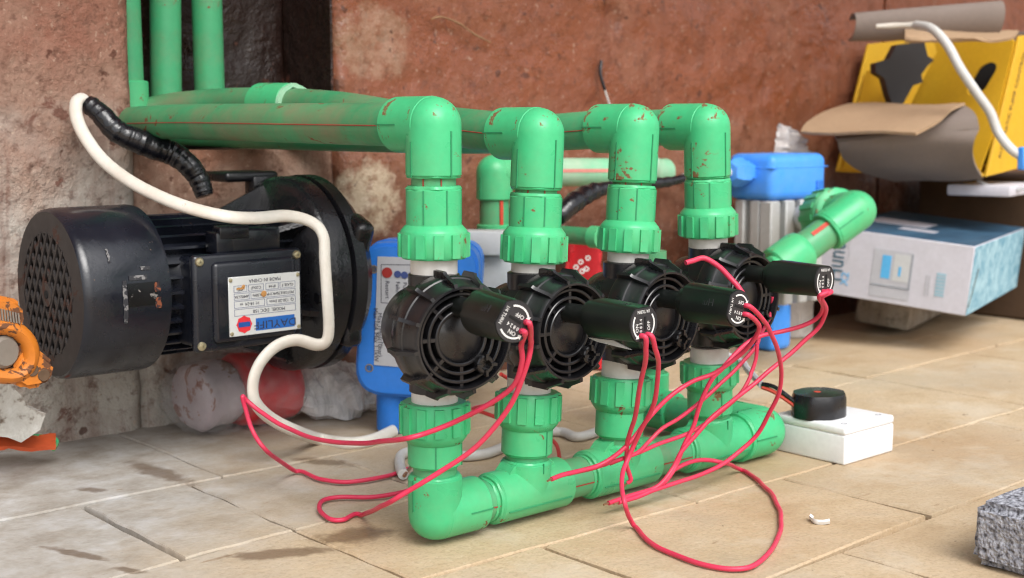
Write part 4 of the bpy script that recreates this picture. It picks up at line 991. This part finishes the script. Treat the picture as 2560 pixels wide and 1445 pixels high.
for off in (-.0025, .0025):
    for (x_, z_) in ov: vs.append(yp(hx+x_-z_*.35, off, hz+z_))
    for k in range(n_):
        a = 2*math.pi*k/n_; ca, sa = math.cos(a), math.sin(a)
        s_ = min(((aw-hx) if ca > 0 else hx-.003)/max(abs(ca), 1e-6), ((yh-hz) if sa > 0 else hz)/max(abs(sa), 1e-6))
        zz = hz+sa*s_; vs.append(yp(hx+ca*s_+(.06*(.5-zz/yh) if ca*s_ > aw-hx-.001 else 0), off, zz))
for k in range(n_):
    k2 = (k+1) % n_
    fs += [(k, k2, n_+k2, n_+k), (2*n_+k2, 2*n_+k, 3*n_+k, 3*n_+k2), (k2, k, 2*n_+k, 2*n_+k2), (n_+k, n_+k2, 3*n_+k2, 3*n_+k)]
fm.add(vs, fs); part(fm, 'front_panel', m_yellow, yb, None, 0)
part(MB().rbox(yp(.222, .004, yh*.40), (.004, .050, yh*.78), .001, 1, M3), 'front_flap', m_yellow, yb)
part(MB().rbox(yp(.075, .06, yh*.5), (.006, .12, yh*.9), .001, 1, M3), 'dark_hole_backing', m_void, yb)  # near-black sheet standing in for the dark inside, behind the hand hole
m = MB(); m.text('AUTOMATIC PUMP CONTROL', .0120, yp(-.0030, .026, yh*.50), f3, -f2, t=.0002, sx=1.0); part(m, 'lettering', m_grime, yb, None, 0)
def flap(name, sec_r, sec_l, mat, t=.004, n=20, wave=0, dd=-.165):
    g_ = []
    for k, (r_, l_) in enumerate(zip(sec_r, sec_l)):
        row = []
        for j in range(n+1):
            q0 = j/n; p = P(l_[0], l_[1], l_[2]+dd).lerp(P(r_[0], r_[1], r_[2]+dd), q0)
            p += Z*wave*(math.sin(q0*7+k)+.6*noise.noise(Vector((q0*14, k*.7, 3)))); row.append(p)
        g_.append(row)
    cols = [smoothpath([g_[i][j] for i in range(len(g_))], 4) for j in range(n+1)]
    g2 = [[cols[j][i] for j in range(n+1)] for i in range(len(cols[0]))]
    return part(MB().sheet(g2, t), name, mat, yb)
flap('curled_flap', [(2458,446,2.03), (2440,418,1.985), (2432,385,1.96), (2436,350,1.945), (2448,322,1.945)], [(2240,452,2.11), (2160,432,2.06), (2112,400,2.03), (2098,370,2.00), (2094,350,1.99)], m_cardg, wave=.0012)
flap('curled_flap', [(2448,322,1.945), (2440,290,1.95), (2415,268,1.98), (2380,263,2.03)], [(2094,351,1.99), (2088,345,2.00), (2085,338,2.02), (2080,330,2.04)], m_cardg)
flap('torn_flap', [(2412,262,1.98), (2378,278,1.94), (2346,305,1.90), (2290,334,1.88)], [(2120,262,2.10), (2062,284,2.05), (2016,312,2.01), (2002,332,1.99)], m_card, wave=.0016)
gg = []
for i in range(13):
    a = R(-120+20*i); row = []
    for j in range(13):
        q0 = j/12; p = P(2128, 68-2*q0, YD+.02).lerp(P(2492, 50, YD-.02), q0); rad = .017+.006*q0
        row.append(p + (Z*math.sin(a)+nz*math.cos(a))*rad)
    gg.append(row)
part(MB().sheet(gg, .004), 'rolled_flap', m_cardg, yb)
flap('torn_flap', [(2546,80,1.99), (2530,98,1.965), (2480,104,1.955), (2440,92,1.95)], [(2262,72,2.02), (2262,88,1.985), (2262,98,1.975), (2262,104,1.98)], m_card, wave=.0014)
# dark torn fitting in the mouth of the yellow box
fo_ = P(2250, 180, YD+.08); m = MB(); poly = []
for (x_, y_) in [(2188,158),(2222,148),(2240,112),(2308,104),(2318,140),(2334,150),(2318,166),(2304,186),(2308,206),(2284,214),(2262,258),(2238,270),(2224,236),(2212,196),(2190,182)]:
    p = P(x_, y_, YD+.08)-fo_; poly.append((p.dot(RT), p.z))
m.prism(poly, fo_, RT, Z, FW, .03)
single(m, 'dark_fitting', plastic('dark_fitting', (.035, .033, .036, 1), .5, .2), 'dark grey torn foam piece sticking out of the mouth of the yellow carton', 'foam piece', fo_)
# white cable in front of the yellow box
wc = thing('hanging_cable', 'white cable with stripped end and blue plug hanging across the yellow carton', 'cable', P(2300, 64, 1.73))
wp_ = smoothpath([P(2290,63,1.780), P(2330,72,1.750), P(2368,112,1.730), P(2400,170,1.720), P(2440,230,1.720), P(2475,280,1.720), P(2495,330,1.720), P(2525,370,1.710), P(2556,392,1.710), P(2590,410,1.710)], 7)
part(MB().tube(wp_, .0062, 12), 'cable', m_cable2, wc)
part(MB().tube([P(2190,66,1.800), P(2235,64,1.795), P(2262,63,1.790), P(2294,63,1.780)], [.0030, .0042, .0036, .0050], 10), 'stripped_end', m_cable, wc)
part(MB().rbox(P(2556, 396, 1.705), (.010, .010, .030), .002, 1), 'blue_plug', m_blue2, wc)

# ================================================================== WHITE JUNCTION BOX
jb0 = Vector((.994, .668, 0)); jw = .080; jd = .080; jh = .034
jb = thing('junction_box', 'white plastic junction box on the stone floor beside the end elbow, black cap on top', 'junction box', (jb0.x+jw/2, jb0.y+jd/2, 0))
part(MB().rbox((jb0.x+jw/2, jb0.y+jd/2, .0138), (jw, jd, .0276), .002, 3), 'box_base', plastic('jbox_white', (.80, .80, .81, 1), .4, .03, dust=lin(190, 186, 180), dustamt=.2), jb)
part(MB().rbox((jb0.x+jw/2, jb0.y+jd/2, .0315), (jw+.0006, jd+.0006, .0085), .003, 3), 'box_lid', plastic('jbox_lid', (.80, .80, .81, 1), .4, .03, dust=lin(190, 186, 180), dustamt=.2), jb)
for (a_, b_) in ((.012, .010), (.068, .010), (.068, .070)):
    part(MB().lathe([(.0030, 0), (.0030, .0004), (.0022, .0004), (.0022, -.0004)], Vector((jb0.x+a_, jb0.y+b_, .0357)), Z, 14), 'lid_screw', m_panel, jb)
kc = Vector((jb0.x+.026, jb0.y+.048, jh+.001)); m = MB(); hexp = []
for k in range(8):
    a = R(22.5+45*k); hexp.append((.0300*math.cos(a), .0260*math.sin(a)))
hp = rpoly([Vector(p) for p in hexp], .006, 3); n_ = len(hp); vs = []; fs = []
for (s, z) in ((.97, 0), (1.0, .002), (.99, .018), (.93, .0225), (.5, .0240)): vs += [kc+Vector((p.x*s, p.y*s, z)) for p in hp]
for L in range(4):
    for k in range(n_): fs.append((L*n_+k, L*n_+(k+1) % n_, (L+1)*n_+(k+1) % n_, (L+1)*n_+k))
fs += [tuple(range(n_)), tuple(4*n_+k for k in range(n_))]; m.add(vs, fs); kcap = part(m, 'black_cap', plastic('rubber_cap', (.010, .010, .012, 1), .28, .2, spec=.5, bump=.2), jb, None, 50)
m = MB(); m.lathe([(.0035, 0), (.0035, .0004)], kc+Vector((-.006, -.002, .0238)), Z, 10); part(m, 'red_dot', m_redstripe, kcap)
# its leads
jl = thing('sensor_cable', 'thin grey cable splitting into red and black leads entering the black cap', 'cable', kc)
k0 = kc+Vector((-.024, .010, .011)); k1 = P(1905, 968, 1.24); k2 = P(1870, 925, 1.30); k3 = P(1836, 895, 1.34)
part(MB().tube(smoothpath([k0, k0.lerp(k1, .6)+Z*.002, k1], 6), .0021, 8), 'red_lead', m_redstripe, jl); part(MB().tube(smoothpath([k0+Z*.004, k0.lerp(k1, .6)+Z*.007, k1+Z*.003], 6), .0021, 8), 'black_lead', m_tape, jl)
k4 = Vector((UE+.014, .885, .10)); part(MB().tube(smoothpath([k1+Z*.0015, k2, k3, k4], 6), .0034, 8), 'cable', m_panel, jl)

# ================================================================== CONCRETE BLOCK
bo = F(2424, 1412); bd = X.copy(); be = -Y
bm_ = bmesh.new(); bmesh.ops.create_cube(bm_, size=1); bmesh.ops.scale(bm_, vec=(.20, .10, .046), verts=bm_.verts)
bmesh.ops.bevel(bm_, geom=bm_.edges[:], offset=.006, segments=3, affect='EDGES'); bmesh.ops.subdivide_edges(bm_, edges=bm_.edges[:], cuts=5, use_grid_fill=True)
bc = bo + bd*.10 + be*.05 + Vector((0, 0, .0240)); mt = Matrix((bd, be, Z)).transposed(); m = MB(); bm_.verts.index_update()
vs = []
for q_ in bm_.verts:
    p = mt @ q_.co; nn = noise.noise((p+bc)*220)*.0016 + noise.noise((p+bc)*70)*.0022; p = p*(1+nn/max(p.length, .02)); vs.append(p+bc)
m.add(vs, [[q_.index for q_ in f.verts] for f in bm_.faces]); bm_.free()
single(m, 'concrete_block', m_block, 'grey porous concrete block on the stone floor', 'concrete block', (bc.x, bc.y, 0), None, 70)

# ================================================================== LEFT CORNER: PIPE WRENCH, PLASTER LUMP, ORANGE STRAP
def ol(px, py, v): return V(px, py, v)
wq_ = thing('pipe_wrench', 'worn orange pipe wrench with steel knurled nut leaning by the pump fan cover', 'wrench', V(60, 960, 1.09))
def pxprism(pts, v, t, mat, name, par, bev=0):
    m = MB(); o = V(pts[0][0], pts[0][1], v); poly = []
    for (x_, y_) in pts: p = V(x_, y_, v)-o; poly.append((p.x, p.z))
    m.prism(poly, o, X, Z, Y, t); return part(m, name, mat, par, bev=bev)
pxprism([(-60,725),(0,740),(40,748),(60,762),(64,800),(52,832),(20,818),(-60,800)], 1.050, .020, m_orange, 'upper_jaw', wq_, .004)
for k in range(9): pxprism([(-12+7*k, 768+1.8*k), (-8+7*k, 769+1.8*k), (-5+7*k, 800+1.2*k), (-9+7*k, 799+1.2*k)], 1.0485, .004, m_steel, 'knurl_ridge', wq_)
hk = smoothpath([V(-60,812,1.056), V(0,816,1.056), V(42,828,1.056), V(68,856,1.056), V(74,892,1.057), V(58,924,1.058), V(20,938,1.058), V(-50,930,1.058)], 6)
part(MB().tube(hk, .0072, 12, True, 1.5, Y), 'hook_jaw', m_orange, wq_)
pxprism([(30,926),(72,868),(96,872),(140,908),(134,940),(112,968),(66,976),(36,958)], 1.050, .020, m_orange, 'heel_block', wq_, .004)
a_ = V(10, 880, 1.052); m = MB(); m.lathe([(.011, -.004), (.0135, -.001), (.0135, .014), (.011, .018)], a_, Vector((-.3, 1, 0)), 20); part(m, 'adjusting_nut', m_steel, wq_)
for (x_, y_, r_) in ((82, 926, .0052), (110, 938, .0052)):
    a_ = V(x_, y_, 1.0495); m = MB(); m.lathe([(r_, 0), (r_*.9, -.0008), (r_*.5, -.0006), (.0004, -.0002)], a_, Y, 12); part(m, 'worn_boss', m_grime, wq_)
lpm = MB(); base = F(60, 1096)
pts = [(-60,960),(10,945),(62,985),(78,1018),(112,1038),(96,1075),(72,1095),(56,1106),(20,1092),(-60,1090)]
vs = []; fs = []
for dv in (0, .03, .05):
    for (x_, y_) in pts:
        p = V(x_, y_, 1.12); p += Vector((noise.noise(p*30+X*dv*90)*.006, dv, noise.noise(p*37)*.004)); vs.append(p)
n_ = len(pts)
for L in range(2):
    for k in range(n_): fs.append((L*n_+k, L*n_+(k+1) % n_, (L+1)*n_+(k+1) % n_, (L+1)*n_+k))
fs += [tuple(range(n_)), tuple(2*n_+k for k in range(n_))]; lpm.add(vs, fs)
single(lpm, 'plaster_lump', m_lump, 'pale lump of broken plaster under the orange wrench', 'plaster lump', (vs[0].x, 1.13, vs[7].z), None, 20)
stp_ = thing('torn_strap', 'flattened orange-red plastic strap with green fringe at the wall foot', 'strap', F(60, 1122))
gs = []
for i in range(5):
    row = []
    for j in range(15):
        px = -60+198*j/14; py = 1090+8*i+ (3*math.sin(j*.8)); p = V(px, py, 1.155-.004*i); p.z = max(p.z, .003); row.append(p+Vector((0, noise.noise(Vector((i, j*.7, 0)))*.004, 0)))
    gs.append(row)
part(MB().sheet(gs, .004), 'strap', plastic('strap_orange', (.62, .10, .03, 1), .5, .2, lin(90, 40, 30), .6, 30), stp_)
part(MB().tube(smoothpath([V(-60,1084,1.158), V(20,1082,1.158), V(80,1090,1.156), V(128,1094,1.154), V(142,1106,1.15), V(132,1124,1.145)], 5), .0022, 6), 'green_fringe', m_green, stp_)

pc_ = smoothpath([F(2030,1288,.004), F(2028,1296,.002), F(2038,1304,.002), F(2056,1306,.002), F(2074,1303,.003)], 5)
single(MB().tube(pc_, .0013, 6, True, 2.2), 'plastic_curl', m_print, 'tiny curled white plastic shaving on the front stone slab', 'shaving', pc_[0])
sv_ = smoothpath([F(2150,1392,.004), F(2156,1398,.006), F(2166,1400,.004)], 4)
# ================================================================== LEAD WIRES
WR = .0019
def wire(name, label, pts, r=WR, mat=None, start=None, tip=True):
    q_ = [] if start is None else list(start)
    for p in pts:
        if isinstance(p, Vector): q_.append(p)
        elif len(p) == 2: q_.append(F(p[0], p[1], r+.0006))
        else: q_.append(V(p[0], p[1], p[2], r+.0006))
    sp = smoothpath(q_, 8)
    for k in range(len(sp)):
        if k > 14:
            p = sp[k]; sp[k] = p + Vector((noise.noise(p*32), noise.noise(p*32+X*7), .5*noise.noise(p*32+Y*7)))*.0014; sp[k].z = max(sp[k].z, r+.0004)
    o = single(MB().tube(sp, r, 10), name, mat or m_wire, label, 'wire', q_[0], 'red lead wires of the valves')
    if tip:
        d = (sp[-1]-sp[-2]).normalized(); e_ = sp[-1]+d*.006+X*.0008; e_.z = max(e_.z, .0014); part(MB().tube([sp[-1]-d*.001, sp[-1]+d*.003, e_], r*.5, 6), 'copper_tip', m_copper, o)
    return o
def lead(i, side):
    z = .0032*side; return [cap_point(i, -.0085, z, -.004), cap_point(i, -.0085, z, .0045)]
wire('lead_wire', 'red wire of the corner valve looping out under the pump and back',
     [(1304,862,.640), (1306,905,.645), (1285,962,.655), (1220,1012,.675), (1140,1055,.700), (1060,1085,.715), (1000,1098,.73), (900,1108,.80), (800,1100,.86), (720,1072,.91), (650,1030,.94), (618,1004,.95), (606,992,.95), (612,1020,.95), (630,1075,.945), (670,1130,.935), (740,1178), (800,1197), (860,1205), (930,1198), (985,1185), (1018,1172)], start=lead(0, 1))
wire('lead_wire', 'red wire of the corner valve making a narrow loop on the floor',
     [(1326,860,.640), (1318,910,.645), (1290,985,.655), (1240,1065,.670), (1175,1130,.685), (1100,1182,.70), (1030,1222,.715), (960,1262,.74), (905,1288), (858,1300), (828,1299), (805,1285), (797,1270), (808,1252), (850,1243), (920,1243), (985,1236), (1030,1225)], start=lead(0, -1))
wire('lead_wire', 'red wire of the scraped second valve ending in a small hook on the header',
     [(1613,885,.625), (1606,930,.640), (1597,985,.655), (1588,1040,.672), (1577,1080,.685), (1570,1105,.692), (1568,1135,.696), (1566,1160,.700), (1574,1185,.702), (1578,1200,.702), (1570,1208,.704)], start=lead(1, 1))
wire('lead_wire', 'red wire of the scraped second valve making the big open floor loop',
     [(1640,885,.625), (1646,920,.640), (1640,985,.655), (1624,1035,.668), (1602,1080,.680), (1585,1115,.688), (1570,1150,.690), (1559,1180,.685), (1557,1215,.675), (1564,1260,.66), (1585,1315), (1635,1362), (1700,1392), (1770,1414), (1835,1424), (1885,1416), (1925,1380), (1948,1330), (1951,1290), (1935,1245), (1900,1205), (1855,1175), (1812,1158,.700), (1775,1150,.704), (1740,1151,.706), (1710,1161,.706), (1684,1176,.706)], start=lead(1, -1))
wire('lead_wire', 'red wire of the third valve sweeping to a cut tip above the header',
     [(1897,815,.625), (1882,850,.635), (1848,888,.650), (1790,932,.665), (1730,955,.675), (1675,990,.682), (1628,1040,.688), (1588,1092,.692), (1545,1135,.696), (1500,1163,.702), (1450,1178,.706), (1405,1188,.706), (1380,1198,.704)], start=lead(2, 1))
wire('lead_wire', 'red wire of the third valve bowing out towards the white box',
     [(1914,808,.625), (1930,845,.632), (1947,885,.640), (1954,935,.650), (1946,985,.660), (1922,1037,.672), (1892,1087,.684), (1850,1127,.692), (1805,1160,.696), (1747,1188,.698), (1675,1212,.698), (1630,1227,.698), (1590,1244,.700), (1545,1256,.702)], start=lead(2, -1))
wire('lead_wire', 'red wire of the fourth valve steepening down across the last riser',
     [(2047,742,.622), (2058,768,.630), (2046,795,.640), (2010,814,.650), (1955,829,.662), (1905,840,.670), (1870,858,.674), (1838,886,.676), (1805,922,.678), (1782,945,.680), (1762,985,.684), (1738,1055,.690), (1712,1107,.694), (1689,1165,.696), (1657,1209,.698), (1612,1230,.702), (1560,1248,.704)], start=lead(3, 1))
wire('lead_wire', 'red wire of the fourth valve in one long straight diagonal to the header',
     [(2054,745,.622), (2066,775,.630), (2052,815,.640), (2010,853,.650), (1951,904,.660), (1892,953,.668), (1834,999,.676), (1776,1049,.684), (1733,1093,.690), (1703,1130,.694), (1681,1171,.697), (1645,1215,.698), (1588,1236,.702), (1520,1257,.704)], start=lead(3, -1))
wire('loose_wire', 'thin red wire rising behind the fourth valve and joining the bundle over the middle tee',
     [(1931,742,.700), (1929,775,.700), (1918,808,.695), (1903,838,.690), (1890,868,.688), (1850,910,.690), (1800,960,.692), (1753,1005,.694), (1700,1045,.696), (1655,1072,.698), (1620,1104,.700), (1590,1132,.700), (1540,1152,.702), (1480,1172,.708), (1420,1186,.708)], .0017)
wire('loose_wire', 'thin red wire hanging from the bundle beside the last riser',
     [(1893,860,.672), (1889,900,.674), (1872,945,.676), (1848,985,.678), (1815,1018,.684), (1770,1056,.690), (1710,1087,.696), (1640,1112,.700), (1590,1133,.702), (1525,1160,.706)], .0017)
wire('loose_wire', 'cut red wire end lying on top of the third valve ring',
     [(1714,657,.690), (1732,652,.688), (1752,646,.686), (1772,652,.682), (1800,670,.676), (1825,694,.670), (1845,715,.664), (1858,735,.66)], .0022)
wire('loose_wire', 'dull red wire on the floor behind the first tee riser',
     [(1252,935,.86), (1285,962,.865), (1262,1000,.87), (1185,1020,.92), (1215,1032,.90), (1260,1050,.88), (1330,1075,.86), (1385,1105,.84), (1398,1150,.83), (1410,1166,.82)], .0018, m_wire_o)
